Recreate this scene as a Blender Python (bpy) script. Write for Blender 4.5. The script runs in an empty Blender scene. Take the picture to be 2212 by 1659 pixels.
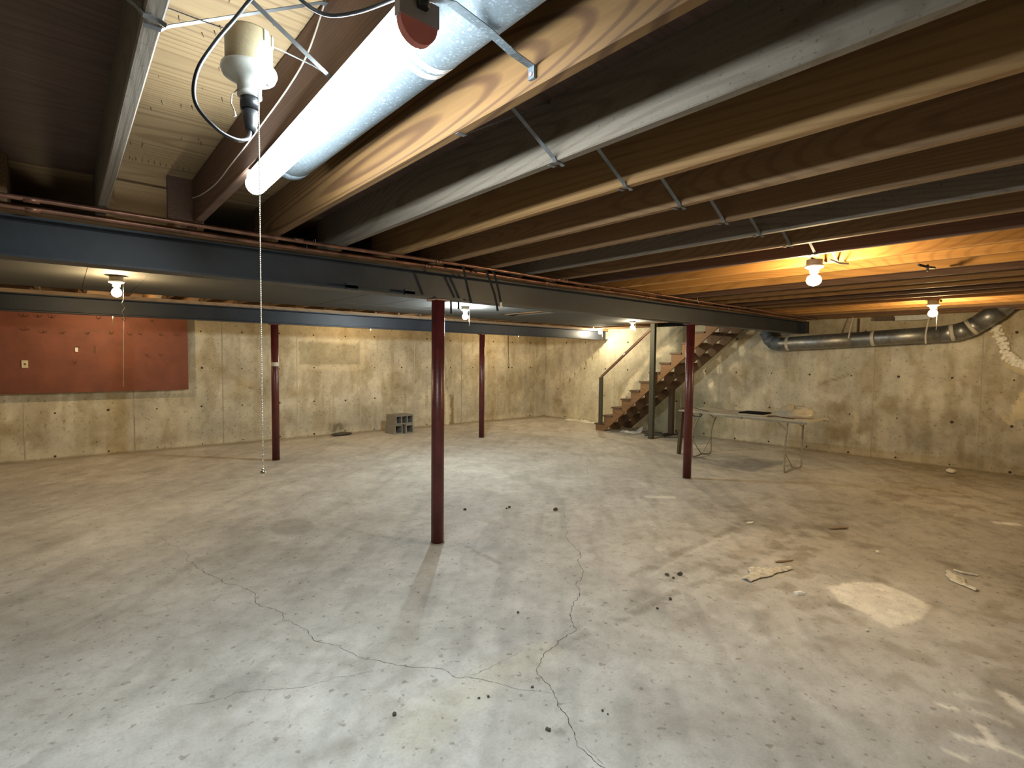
import bpy, bmesh, math, random
import numpy as np
from mathutils import Vector, Matrix
random.seed(7)
SC = bpy.context.scene
COL = SC.collection
PI = math.pi

# ------------------------------------------------------------------ camera
# pose recovered from the three vanishing directions (image frame 2212 x 1659)
F_PX = 1131.0
def _dir(px, py):
    return Vector(((px - 1106.0) / F_PX, -(py - 829.5) / F_PX, -1.0)).normalized()
_dx, _dy = _dir(2430, 789), _dir(137, 766)
_m, _n = (_dx + _dy).normalized(), (_dx - _dy).normalized()
_dx, _dy = (_m + _n).normalized(), (_m - _n).normalized()
_dz = _dx.cross(_dy)
cam = bpy.data.cameras.new('camera')
cam.sensor_fit = 'HORIZONTAL'; cam.sensor_width = 36.0
cam.lens = 36.0 * F_PX / 2212.0
cam.clip_start = 0.02
camo = bpy.data.objects.new('camera', cam)
COL.objects.link(camo)
_M = Matrix((_dx, _dy, _dz)).to_4x4()
_M.translation = Vector((0, 0, 1.6))
camo.matrix_world = _M
SC.camera = camo

# ------------------------------------------------------------------ world, exposure, lamp powers
W = bpy.data.worlds.new('world'); SC.world = W; W.use_nodes = True
W.node_tree.nodes['Background'].inputs[0].default_value = (0.8, 0.85, 1, 1)
W.node_tree.nodes['Background'].inputs[1].default_value = 0.0
SC.view_settings.view_transform = 'Standard'
SC.view_settings.look = 'None'
SC.view_settings.gamma = 1.0
SC.view_settings.use_curve_mapping = False
SC.view_settings.exposure = 0.0
SC.cycles.use_denoising = True
SC.cycles.max_bounces = 8
SC.cycles.diffuse_bounces = 6
SC.cycles.caustics_reflective = False
SC.cycles.caustics_refractive = False
BULB_L = 900.0      # radiance of a warm bulb
WARM = (1.0, 0.74, 0.40)
COOLW = (0.86, 0.97, 1.0)
TUBE_L = 138.0
TUBE_C = (0.82, 0.95, 1.0)

# ------------------------------------------------------------------ numpy noise
def _hash(ix, iy, s):
    h = (ix.astype(np.int64) * 374761393 + iy.astype(np.int64) * 668265263 + s * 974634777) & 0x7fffffff
    h = (h ^ (h >> 13)) * 1274126177 & 0x7fffffff
    return ((h ^ (h >> 16)) & 0xffff) / 65535.0
def vnoise(x, y, s=0):
    ix, iy = np.floor(x), np.floor(y)
    fx, fy = x - ix, y - iy
    fx = fx * fx * (3 - 2 * fx); fy = fy * fy * (3 - 2 * fy)
    a, b = _hash(ix, iy, s), _hash(ix + 1, iy, s)
    c, d = _hash(ix, iy + 1, s), _hash(ix + 1, iy + 1, s)
    return (a * (1 - fx) + b * fx) * (1 - fy) + (c * (1 - fx) + d * fx) * fy
def fbm(x, y, s=0, o=4):
    r, a, t = 0, 1, 0
    for i in range(o):
        r = r + a * vnoise(x * 2 ** i, y * 2 ** i, s + i * 17); t += a; a *= .5
    return r / t
def sstep(a, b, x):
    t = np.clip((x - a) / (b - a), 0, 1); return t * t * (3 - 2 * t)
def polydist(X, Y, pts):
    d = np.full(X.shape, 1e9)
    for (x0, y0), (x1, y1) in zip(pts[:-1], pts[1:]):
        dx, dy = x1 - x0, y1 - y0
        t = np.clip(((X - x0) * dx + (Y - y0) * dy) / (dx * dx + dy * dy + 1e-9), 0, 1)
        d = np.minimum(d, np.hypot(X - x0 - t * dx, Y - y0 - t * dy))
    return d
def inpoly(X, Y, pts):
    r = np.zeros(X.shape, bool)
    n = len(pts)
    for i in range(n):
        x0, y0 = pts[i]; x1, y1 = pts[(i + 1) % n]
        c = ((y0 > Y) != (y1 > Y)) & (X < (x1 - x0) * (Y - y0) / (y1 - y0 + 1e-12) + x0)
        r ^= c
    return r

# ------------------------------------------------------------------ materials
def newmat(name):
    m = bpy.data.materials.new(name); m.use_nodes = True
    nt = m.node_tree; b = nt.nodes['Principled BSDF']
    return m, nt, b
def N(nt, t, **kw):
    n = nt.nodes.new(t)
    for k, v in kw.items():
        if k.startswith('i_'): n.inputs[k[2:].replace('_', ' ')].default_value = v
        else: setattr(n, k, v)
    return n
def ramp(nt, fac, stops):
    r = N(nt, 'ShaderNodeValToRGB')
    e = r.color_ramp.elements
    while len(e) < len(stops): e.new(0.5)
    for el, (p, c) in zip(e, stops):
        el.position = p; el.color = (*c, 1)
    nt.links.new(fac, r.inputs[0])
    return r.outputs[0]
def mixc(nt, a, b, fac, mode='MIX'):
    m = N(nt, 'ShaderNodeMix', data_type='RGBA', blend_type=mode)
    for s, v in ((m.inputs[0], fac), (m.inputs[6], a), (m.inputs[7], b)):
        if hasattr(v, 'is_output'): nt.links.new(v, s)
        elif isinstance(v, tuple): s.default_value = (*v, 1)
        else: s.default_value = v
    return m.outputs[2]
def noise(nt, vec, scale, detail=6, rough=.6, dist=0):
    n = N(nt, 'ShaderNodeTexNoise')
    n.inputs['Scale'].default_value = scale; n.inputs['Detail'].default_value = detail
    n.inputs['Roughness'].default_value = rough; n.inputs['Distortion'].default_value = dist
    nt.links.new(vec, n.inputs['Vector']); return n.outputs[0]
def coords(nt, scale=(1, 1, 1), rnd=True):
    tc = N(nt, 'ShaderNodeTexCoord'); mp = N(nt, 'ShaderNodeMapping')
    nt.links.new(tc.outputs['Object'], mp.inputs[0]); mp.inputs['Scale'].default_value = scale
    if rnd:
        oi = N(nt, 'ShaderNodeObjectInfo'); mu = N(nt, 'ShaderNodeMath', operation='MULTIPLY')
        nt.links.new(oi.outputs['Random'], mu.inputs[0]); mu.inputs[1].default_value = 37.0
        nt.links.new(mu.outputs[0], mp.inputs['Location'])
    return mp.outputs[0]
def bump(nt, b, h, strength, dist=.01):
    bp = N(nt, 'ShaderNodeBump'); bp.inputs['Strength'].default_value = strength
    bp.inputs['Distance'].default_value = dist
    nt.links.new(h, bp.inputs['Height']); nt.links.new(bp.outputs[0], b.inputs['Normal'])
def simple(name, col, rough=.6, metal=0., var=.18, scale=9., bumpS=.15, spec=None, col2=None):
    m, nt, b = newmat(name)
    v = coords(nt)
    n = noise(nt, v, scale, 5)
    lo = tuple(c * (1 - var) for c in col); hi = tuple(min(1, c * (1 + var)) for c in col)
    if col2: lo = col2
    nt.links.new(ramp(nt, n, [(.3, lo), (.7, hi)]), b.inputs['Base Color'])
    b.inputs['Roughness'].default_value = rough; b.inputs['Metallic'].default_value = metal
    if spec is not None: b.inputs['Specular IOR Level'].default_value = spec
    if bumpS: bump(nt, b, noise(nt, v, scale * 6, 3), bumpS, .004)
    return m
def emis(name, col, strength, base=(.9, .9, .9)):
    m, nt, b = newmat(name)
    b.inputs['Base Color'].default_value = (*base, 1)
    b.inputs['Emission Color'].default_value = (*col, 1)
    b.inputs['Emission Strength'].default_value = strength
    return m
def wood(name, light, dark, ax='Y', grain=1.0, knots=True, rough=.75, speck=0., ringf=.35):
    m, nt, b = newmat(name)
    s = {'X': (.5, 22, 22), 'Y': (22, .5, 22), 'Z': (22, 22, .5)}[ax]
    s2 = {'X': (.35, 4, 4), 'Y': (3, .32, 3), 'Z': (4, 4, .35)}[ax]
    v = coords(nt, s); v2 = coords(nt, s2)
    fine = noise(nt, v, 2.2 * grain, 4, .7)
    w = N(nt, 'ShaderNodeTexNoise'); w.inputs['Scale'].default_value = .55 * grain; w.inputs['Detail'].default_value = .6
    nt.links.new(v2, w.inputs['Vector'])
    mu = N(nt, 'ShaderNodeMath', operation='MULTIPLY'); nt.links.new(w.outputs[0], mu.inputs[0]); mu.inputs[1].default_value = 380.
    sn = N(nt, 'ShaderNodeMath', operation='SINE'); nt.links.new(mu.outputs[0], sn.inputs[0])
    ha = N(nt, 'ShaderNodeMath', operation='MULTIPLY_ADD'); nt.links.new(sn.outputs[0], ha.inputs[0]); ha.inputs[1].default_value = .5; ha.inputs[2].default_value = .5
    rings = ramp(nt, ha.outputs[0], [(.04, (.50, .40, .32)), (.38, (1,) * 3), (.95, (1.0,) * 3)])
    base = ramp(nt, fine, [(.25, dark), (.75, light)])
    c = mixc(nt, base, rings, ringf, 'MULTIPLY')
    big = ramp(nt, noise(nt, coords(nt, tuple(q * .2 for q in s2)), 3., 3), [(.3, (.75, .72, .7)), (.7, (1.05, 1.03, 1.0))])
    c = mixc(nt, c, big, .7, 'MULTIPLY')
    if knots:
        vo = N(nt, 'ShaderNodeTexVoronoi'); vo.inputs['Scale'].default_value = 1.3
        sk = {'X': (.5, 2.2, 2.2), 'Y': (2.2, .5, 2.2), 'Z': (2.2, 2.2, .5)}[ax]
        nt.links.new(coords(nt, sk), vo.inputs['Vector'])
        c = mixc(nt, c, ramp(nt, vo.outputs['Distance'], [(.03, (.25, .14, .08)), (.085, (1, 1, 1))]), 1., 'MULTIPLY')
    if speck:
        c = mixc(nt, c, ramp(nt, noise(nt, coords(nt, (1, 1, 1)), 60, 3, .7), [(.30, (.35, .3, .27)), (.40, (1, 1, 1))]), speck, 'MULTIPLY')
    nt.links.new(c, b.inputs['Base Color'])
    b.inputs['Roughness'].default_value = rough
    bump(nt, b, fine, .25, .004)
    return m
def concrete(name, c0, c1, attr=True, rough=.88, big=.35, pits=True):
    """mottled concrete; the mesh attribute 'stain' carries stains and patches with shapes of their own, painted light and shade included"""
    m, nt, b = newmat(name)
    v = coords(nt, (1, 1, 1), rnd=False)
    n1 = noise(nt, v, big * 4, 8, .62, .4)
    n2 = noise(nt, v, 11., 8, .72)
    n3 = noise(nt, v, 70., 4, .7)
    c = ramp(nt, n1, [(.3, c0), (.7, c1)])
    c = mixc(nt, c, ramp(nt, n2, [(.28, (.74, .72, .70)), (.5, (1, 1, 1)), (.75, (1.10, 1.10, 1.10))]), .8, 'MULTIPLY')
    c = mixc(nt, c, ramp(nt, n3, [(.25, (.8, .8, .8)), (.6, (1.05,) * 3)]), .6, 'MULTIPLY')
    if pits:
        vo = noise(nt, v, 23., 3, .5)
        c = mixc(nt, c, ramp(nt, vo, [(.31, (.50, .45, .40)), (.37, (1, 1, 1))]), .7, 'MULTIPLY')
    if attr:
        at = N(nt, 'ShaderNodeAttribute', attribute_name='stain_and_light')
        sc2 = mixc(nt, at.outputs['Color'], (2., 2., 2.), 1., 'MULTIPLY')
        c = mixc(nt, c, sc2, 1., 'MULTIPLY')
    nt.links.new(c, b.inputs['Base Color'])
    b.inputs['Roughness'].default_value = rough
    b.inputs['Specular IOR Level'].default_value = .3
    bump(nt, b, n2, .35, .006)
    return m

M = {}
M['floor'] = concrete('floor_concrete', (.50, .485, .455), (.68, .67, .645), rough=.62)
M['wall'] = concrete('wall_concrete', (.53, .485, .37), (.69, .64, .505), big=.5)
M['seam'] = simple('form_seam', (.40, .35, .26), .9)
M['seam_light'] = simple('form_seam_pale', (.55, .50, .39), .9)
M['tie'] = simple('rusty_tie', (.085, .058, .038), .95)
M['pine'] = wood('pine', (.33, .19, .07), (.23, .12, .04), grain=1.0)
M['pinelit'] = wood('pine_cathedral', (.21, .112, .035), (.155, .078, .021), grain=1.0, ringf=.95, knots=False)
M['pineglow'] = wood('pine_bulb_glow', (.56, .30, .085), (.42, .20, .05), grain=1.2)  # pine with the glow of the warm bulbs put into its colour
M['pine2'] = wood('pine_tan', (.27, .155, .07), (.18, .10, .042), grain=1.4)
M['greywood'] = wood('weathered_wood', (.21, .175, .135), (.145, .118, .09), grain=1.5, speck=.7)
M['brownwood'] = wood('brown_wood', (.16, .088, .058), (.10, .053, .034), grain=1.1)  # reddish brown that takes in the shaded side of a joist
M['pineX'] = wood('pine_across', (.42, .29, .17), (.28, .18, .10), 'X')
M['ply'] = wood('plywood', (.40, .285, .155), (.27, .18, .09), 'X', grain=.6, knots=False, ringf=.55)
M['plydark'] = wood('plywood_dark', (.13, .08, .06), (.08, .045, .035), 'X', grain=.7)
M['stairwood'] = wood('stair_wood', (.36, .21, .10), (.24, .13, .06), 'Y')
M['treadwood'] = wood('tread_wood', (.20, .13, .08), (.12, .075, .045), 'X')
M['postwood'] = wood('green_grey_post', (.105, .105, .075), (.07, .07, .05), 'Z')
M['darkpost'] = wood('dark_brown_post', (.16, .11, .07), (.09, .06, .04), 'Z')
M['rail'] = wood('rail_wood', (.30, .18, .12), (.20, .11, .07), 'Y', knots=False)
M['steel'] = simple('blue_grey_beam_paint', (.022, .026, .034), .46, .0, .30, 3.5, .2, .45)
M['red'] = simple('oxblood_paint', (.095, .017, .016), .34, 0, .30, 9, .35, .5)
M['tape'] = simple('beige_tape', (.55, .50, .42), .6)
def galvanised(name, base):
    m, nt, b = newmat(name)
    v = coords(nt)
    vo = N(nt, 'ShaderNodeTexVoronoi'); vo.inputs['Scale'].default_value = 190.; nt.links.new(v, vo.inputs['Vector'])
    sep = N(nt, 'ShaderNodeSeparateColor'); nt.links.new(vo.outputs['Color'], sep.inputs[0])
    c = ramp(nt, sep.outputs[0], [(.0, tuple(q * .82 for q in base)), (.85, base), (.985, tuple(min(1, q * 1.7) for q in base))])
    nt.links.new(c, b.inputs['Base Color'])
    nt.links.new(ramp(nt, sep.outputs[1], [(0, (.5,) * 3), (1, (.68,) * 3)]), b.inputs['Roughness'])
    b.inputs['Metallic'].default_value = .35
    return m
M['galv'] = galvanised('galvanised', (.15, .18, .205))
M['galvdark'] = simple('dull_galvanised', (.30, .30, .29), .42, .8, .25, 14, .1)
M['strap'] = simple('strap_steel', (.15, .155, .16), .5, .6, .25, 14, .1)
M['copper'] = simple('copper', (.21, .105, .07), .40, .8, .5, 9, .05)
M['black'] = simple('black_rubber', (.012, .012, .014), .4, 0, .2, 9, 0)
M['hookblack'] = simple('matt_black', (.006, .006, .008), .9, 0, .1, 9, 0, .1)
M['blackstrap'] = simple('black_strap', (.015, .015, .014), .85, 0, .2, 9, 0, .2)
M['blackbox'] = simple('black_plastic', (.02, .02, .022), .5)
M['porcelain'] = simple('porcelain', (.52, .52, .48), .25, 0, .1, 20, .1)
M['beige'] = simple('beige_box', (.36, .29, .18), .55, 0, .15, 15, .2)
M['chain'] = simple('chain_nickel', (.80, .76, .66), .22, 1., .05, 9, 0)
M['whitemetal'] = simple('white_enamel', (.72, .70, .66), .4)
M['endcap'] = simple('grey_cap', (.30, .28, .30), .5)
M['redlabel'] = simple('red_label', (.62, .20, .18), .5)
M['bulbwarm'] = emis('bulb_warm', WARM, BULB_L)
M['bulbcool'] = emis('bulb_cool', COOLW, BULB_L * 2.6)
M['bulbwhite'] = emis('bulb_white', (1.0, .86, .60), BULB_L * .8)
M['bulbhid'] = emis('bulb_warm_dim', WARM, BULB_L * .65)
M['tube'] = emis('tube_lens', TUBE_C, TUBE_L)
M['drywall'] = simple('ceiling_board', (.050, .047, .039), .85, 0, .12, 2.5, .1)
M['drydark'] = simple('board_joint', (.03, .025, .02), .9)
M['panelred'] = simple('rust_red_board', (.19, .06, .032), .7, 0, .18, 4, .15)
M['hook'] = simple('dark_hook', (.09, .04, .02), .6)
M['block'] = concrete('cinder', (.22, .21, .18), (.32, .30, .26), attr=False)
M['tabletop'] = simple('table_top', (.46, .42, .33), .55)
M['tableedge'] = simple('table_edge', (.30, .27, .20), .55)
M['legmetal'] = simple('tan_leg_metal', (.36, .32, .24), .45, .4)
M['plastic'] = simple('clear_bag', (.56, .50, .38), .12, 0, .1, 8, .6)
M['plastic'].node_tree.nodes['Principled BSDF'].inputs['Transmission Weight'].default_value = .2
M['plastic'].node_tree.nodes['Principled BSDF'].inputs['IOR'].default_value = 1.25
M['paper'] = simple('white_paper', (.85, .84, .80), .8)
M['rag'] = simple('dirty_cloth', (.68, .62, .50), .95, 0, .35, 25, .5)
M['pebble'] = simple('dirt_crumb', (.10, .085, .06), .95)
M['chip'] = simple('wood_chip', (.30, .21, .12), .9)
M['crack'] = simple('crack_dark', (.11, .10, .085), 1.)
M['foam'] = simple('spray_foam', (.86, .80, .66), .8, 0, .15, 18, .6)
M['olive'] = simple('outlet_ivory', (.66, .58, .38), .5)

# ------------------------------------------------------------------ mesh builder
class MB:
    def __init__(s): s.v, s.f, s.sm = [], [], []
    def add(s, vs, fs, smooth=False):
        o = len(s.v); s.v += [tuple(p) for p in vs]
        for f in fs: s.f.append(tuple(i + o for i in f)); s.sm.append(smooth)
        return s
    def box(s, x0, x1, y0, y1, z0, z1, rot=0, c=None):
        vs = [Vector((x, y, z)) for z in (z0, z1) for y in (y0, y1) for x in (x0, x1)]
        if rot:
            c = Vector(c) if c else Vector(((x0 + x1) / 2, (y0 + y1) / 2, 0)); R = Matrix.Rotation(rot, 3, 'Z')
            vs = [R @ (p - c) + c for p in vs]
        return s.add(vs, [(0, 2, 3, 1), (4, 5, 7, 6), (0, 1, 5, 4), (2, 6, 7, 3), (0, 4, 6, 2), (1, 3, 7, 5)])
    def bar(s, a, b, w, h, up=(0, 0, 1)):
        a, b = Vector(a), Vector(b); d = (b - a).normalized(); up = Vector(up)
        if abs(d.dot(up)) > .99: up = Vector((0, 1, 0))
        r = d.cross(up).normalized(); u = r.cross(d)
        vs = [p + r * i * w / 2 + u * j * h / 2 for p in (a, b) for j in (-1, 1) for i in (-1, 1)]
        return s.add(vs, [(0, 1, 3, 2), (4, 6, 7, 5), (0, 4, 5, 1), (2, 3, 7, 6), (0, 2, 6, 4), (1, 5, 7, 3)])
    def tube(s, pts, r, n=8, cap=True, rs=None):
        pts = [Vector(p) for p in pts]; k = len(pts); rs = rs or [r] * k
        prev = None; vs = []
        for i, p in enumerate(pts):
            t = (pts[min(i + 1, k - 1)] - pts[max(i - 1, 0)]).normalized()
            if prev is None:
                a = Vector((0, 0, 1)) if abs(t.z) < .9 else Vector((1, 0, 0))
                prev = t.cross(a).normalized()
            prev = (prev - t * prev.dot(t)).normalized(); q = t.cross(prev)
            vs += [p + (prev * math.cos(2 * PI * j / n) + q * math.sin(2 * PI * j / n)) * rs[i] for j in range(n)]
        fs = [(i * n + j, i * n + (j + 1) % n, (i + 1) * n + (j + 1) % n, (i + 1) * n + j) for i in range(k - 1) for j in range(n)]
        s.add(vs, fs, True)
        if cap: s.add(vs[:n], [tuple(range(n))[::-1]]); s.add(vs[-n:], [tuple(range(n))])
        return s
    def strip(s, pts, w, th, side):
        """flat strap through pts, width along 'side'"""
        pts = [Vector(p) for p in pts]; sd = Vector(side).normalized(); k = len(pts); vs = []
        for i, p in enumerate(pts):
            t = (pts[min(i + 1, k - 1)] - pts[max(i - 1, 0)]).normalized(); nrm = t.cross(sd).normalized()
            vs += [p + sd * a * w / 2 + nrm * b * th / 2 for a, b in ((-1, -1), (1, -1), (1, 1), (-1, 1))]
        fs = [(i * 4 + j, i * 4 + (j + 1) % 4, i * 4 + 4 + (j + 1) % 4, i * 4 + 4 + j) for i in range(k - 1) for j in range(4)]
        s.add(vs, fs + [(3, 2, 1, 0), tuple(range(4 * k - 4, 4 * k))]); return s
    def lathe(s, prof, c, n=24):
        vs = [(c[0] + r * math.cos(2 * PI * j / n), c[1] + r * math.sin(2 * PI * j / n), c[2] + z) for r, z in prof for j in range(n)]
        k = len(prof)
        s.add(vs, [(i * n + j, i * n + (j + 1) % n, (i + 1) * n + (j + 1) % n, (i + 1) * n + j) for i in range(k - 1) for j in range(n)], True)
        s.add(vs[:n], [tuple(range(n))[::-1]]); s.add(vs[-n:], [tuple(range(n))]); return s
    def prism(s, poly, ax, a, b):
        """poly in the plane across axis ax ('X': (y,z), 'Y': (x,z)) extruded a..b"""
        f = (lambda u, v, t: (t, u, v)) if ax == 'X' else ((lambda u, v, t: (u, t, v)) if ax == 'Y' else (lambda u, v, t: (u, v, t)))
        n = len(poly)
        vs = [f(u, v, t) for t in (a, b) for u, v in poly]
        s.add(vs, [(j, (j + 1) % n, n + (j + 1) % n, n + j) for j in range(n)] + [tuple(range(n))[::-1], tuple(range(n, 2 * n))]); return s
    def sphere(s, c, r, seg=10, ring=6, sc=(1, 1, 1)):
        vs = [(c[0] + r * sc[0] * math.sin(PI * i / ring) * math.cos(2 * PI * j / seg), c[1] + r * sc[1] * math.sin(PI * i / ring) * math.sin(2 * PI * j / seg), c[2] + r * sc[2] * math.cos(PI * i / ring)) for i in range(ring + 1) for j in range(seg)]
        return s.add(vs, [(i * seg + j, (i + 1) * seg + j, (i + 1) * seg + (j + 1) % seg, i * seg + (j + 1) % seg) for i in range(ring) for j in range(seg)], True)
    def mesh(s, name, mat):
        me = bpy.data.meshes.new(name); me.from_pydata(s.v, [], s.f)
        me.polygons.foreach_set('use_smooth', s.sm)
        bm = bmesh.new(); bm.from_mesh(me)
        bmesh.ops.remove_doubles(bm, verts=bm.verts, dist=1e-6)
        bmesh.ops.recalc_face_normals(bm, faces=bm.faces); bm.to_mesh(me); bm.free()
        me.materials.append(mat); return me
    def obj(s, name, mat, parent=None):
        return link(name, s.mesh(name, M[mat] if isinstance(mat, str) else mat), parent)
def link(name, me, parent=None, loc=None):
    o = bpy.data.objects.new(name, me); COL.objects.link(o)
    if parent:
        o.parent = parent
        o.matrix_parent_inverse = Matrix.Translation(-Vector(parent.location))
    if loc: o.location = loc
    return o
def tag(o, label, cat, group=None):
    o['label'] = label; o['category'] = cat
    if group: o['group'] = group
    return o
def thing(name, label, cat, loc=(0, 0, 0), group=None):
    o = bpy.data.objects.new(name, None); COL.objects.link(o); o.location = loc
    o.empty_display_size = .1
    return tag(o, label, cat, group)
def structure(o): o['kind'] = 'structure'; return o

# ------------------------------------------------------------------ dimensions
X0, X1, Y0, Y1 = -3.0, 10.30, -1.3, 10.60
ZJ, ZS = 2.36, 2.61          # joist bottoms, subfloor underside
YB1, YB2 = 3.80, 8.46        # beam centre lines

def gridmesh(name, us, vs, pos, colfn, mat, extra=None):
    U, V = np.meshgrid(us, vs, indexing='ij')
    P = pos(U, V).reshape(-1, 3)
    nu, nv = len(us), len(vs)
    i = np.arange(nu - 1)[:, None] * nv + np.arange(nv - 1)[None, :]
    q = np.stack([i, i + nv, i + nv + 1, i + 1], -1).reshape(-1, 4)
    ne = 0
    if extra is not None:
        ev, ef = extra; ne = len(ev)
        q = np.concatenate([q, np.array(ef) + len(P)]); P = np.concatenate([P, np.array(ev, float)])
    me = bpy.data.meshes.new(name)
    me.vertices.add(len(P)); me.vertices.foreach_set('co', P.astype(np.float32).ravel())
    me.loops.add(q.size); me.loops.foreach_set('vertex_index', q.astype(np.int32).ravel())
    me.polygons.add(len(q)); me.polygons.foreach_set('loop_start', np.arange(0, q.size, 4, dtype=np.int32))
    me.update(calc_edges=True)
    c = colfn(U, V).reshape(-1, 3)
    C4 = np.ones((len(P), 4), np.float32) * .5; C4[:len(c), :3] = c * .5; C4[:, 3] = 1
    at = me.color_attributes.new('stain_and_light', 'FLOAT_COLOR', 'POINT'); at.data.foreach_set('color', C4.ravel())
    me.materials.append(mat)
    return structure(link(name, me))
def lerpc(C, col, m):
    return C * (1 - m[..., None]) + np.array(col) * m[..., None]

# ------------------------------------------------------------------ floor
PATCH = [(4.09, 1.30), (4.35, 1.20), (4.46, 1.07), (4.39, .91), (4.33, .79), (4.05, .77), (3.76, .85), (3.81, .93), (3.86, 1.01), (3.92, 1.16)]
def floor_col(X, Y):
    wx = X + .05 * (fbm(X * 9, Y * 9, 3) - .5); wy = Y + .05 * (fbm(X * 9, Y * 9, 9) - .5)
    C = np.ones(X.shape + (3,))
    n = fbm(X * .9, Y * .9, 21, 5)
    C *= (0.86 + .28 * n)[..., None]
    C *= (1 + .26 * (fbm(X * 9, Y * 9, 23, 3) - .5))[..., None]
    rtm = sstep(2.2, 4.2, X) * sstep(3.6, 1.6, Y)
    C = lerpc(C, (.62, .56, .48), sstep(.52, .70, fbm(X * 6, Y * 6, 25, 4)) * (.22 + .45 * rtm))
    C = lerpc(C, (1.16, 1.15, 1.13), sstep(.58, .75, fbm(X * 4, Y * 4, 27, 4)) * .4)
    # trowel streaks
    st = fbm((X + Y) * 1.2, (X - Y) * 6, 31, 4); C *= (1 - .16 * sstep(.52, .75, st))[..., None]
    # brownish dirt further back and to the right
    far = sstep(3.5, 7.5, X * .55 + Y * .75); C = C * (1 + far[..., None] * (np.array((1.0, .95, .86)) - 1))
    rt = sstep(3.0, 5.5, X) * sstep(3.5, 1.5, Y); C = C * (1 + rt[..., None] * (np.array((.72, .655, .555)) - 1))
    d = np.where(inpoly(wx, wy, PATCH), 0, polydist(wx, wy, PATCH + PATCH[:1]))
    C = lerpc(C, (1.62, 1.58, 1.50), sstep(.03, .0, d) * (.35 + .75 * fbm(X * 16, Y * 10, 5)))
    for pts, w, a in (([(3.04, .34), (2.93, .28)], .022, 1), ([(2.88, .39), (2.94, .29), (2.93, .18)], .018, 1), ([(3.10, .50), (3.11, .44)], .017, 1),
                      ([(3.15, .39), (3.16, .27)], .02, .5), ([(3.42, .32), (3.34, .18)], .03, .9), ([(3.36, .27), (3.27, .10)], .03, .7), ([(2.73, .41), (2.74, .35)], .015, .9), ([(3.25, .46), (3.3, .36)], .02, .45),
                      ([(5.20, 3.55), (5.38, 3.40)], .07, .8), ([(4.06, 2.6), (3.8, 2.5)], .05, .3), ([(7.12, .78), (7.2, .64)], .05, .9),
                      ([(4.7, 2.32), (4.1, 2.30)], .03, .25), ([(4.05, 2.30), (3.2, 2.22)], .015, .2)):
        C = lerpc(C, (1.95, 1.92, 1.84), sstep(w * 1.3, w * .5, polydist(wx, wy, pts)) * a * .62)
    for pts, w, a in (([(1.86, 1.99), (2.41, 1.97), (3.12, 1.95), (3.97, 1.88), (5.26, 1.86)], .035, .55), ([(2.9, 2.06), (3.5, 2.12), (4.0, 2.1)], .05, .35),
                      ([(.67, 2.02), (.99, 2.05), (1.36, 2.0)], .05, .4), ([(3.2, 2.30), (4.0, 2.36), (5.2, 2.38)], .05, .45), ([(5.0, 2.45), (5.5, 2.3)], .12, .4),
                      ([(5.5, 1.85), (5.8, 1.7)], .08, .7), ([(2.56, 3.65), (2.57, 3.13)], .03, .6), ([(2.40, 3.75), (2.1, 4.3), (1.9, 4.9)], .03, .3),  # marks starting at the column foot: its shadows painted on the floor
                      ([(6.2, 1.5), (7.4, 1.1)], .06, .45), ([(6.4, 1.7), (6.0, 1.9)], .08, .3), ([(.9, 1.6), (1.2, 1.85)], .10, .28), ([(1.0, 2.5), (1.3, 2.6)], .10, .22),
                      ([(3.3, 2.13), (3.5, 2.12)], .05, .5), ([(1.05, 2.25), (1.5, 2.35)], .04, .3), ([(1.56, 1.52), (1.6, 1.5)], .02, .7)):
        mk = sstep(w * 1.6, w * .2, polydist(wx, wy, pts)) * a * sstep(.30, .6, fbm(X * 14, Y * 14, 77))
        C = lerpc(C, (.42, .38, .33), mk)
    e = np.hypot((wx - 1.60) / .20, (wy - 5.05) / .26); C = lerpc(C, (.70, .66, .62), sstep(1.1, .85, e) * .75)
    e = np.hypot((wx - 6.9) / .25, (wy - .85) / .12); C = lerpc(C, (.60, .55, .48), sstep(1.2, .7, e) * .6)
    # ochre streak
    C = lerpc(C, (1.02, .98, .84), sstep(.20, .02, polydist(wx, wy, [(1.1, 1.9), (1.6, 2.0), (1.95, 2.0)])) * .6)
    # grime at the foot of the walls
    edge = np.minimum(X1 - X, Y1 - Y) + .12 * (fbm(X * 3, Y * 3, 8) - .5)
    C = lerpc(C, (.62, .53, .40), sstep(.35, .0, edge) * .75)
    stair = inpoly(wx, wy, [(9.15, 7.4), (9.15, 5.2), (10.3, 5.2), (10.3, 7.6)]); C = lerpc(C, (.66, .66, .62), stair * .8)  # floor greyer and darker over the stair footprint
    return C
fx = np.concatenate([np.arange(X0, -.3, .15), np.arange(-.3, 6.0, .022), np.arange(6.0, X1, .06), [X1]])
fy = np.concatenate([np.arange(Y0, 0, .15), np.arange(0, 4.2, .022), np.arange(4.2, Y1, .06), [Y1]])
bev = [(x, y, z) for z in (-.001, -.15) for y in (Y0 - .2, Y1 + .2) for x in (X0 - .2, X1 + .2)]
bef = [(4, 6, 7, 5), (0, 1, 5, 4), (2, 6, 7, 3), (0, 4, 6, 2), (1, 3, 7, 5)]
floor = gridmesh('floor', fx, fy, lambda U, V: np.stack([U, V, np.zeros_like(U)], -1), floor_col, M['floor'], (bev, bef))

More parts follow.
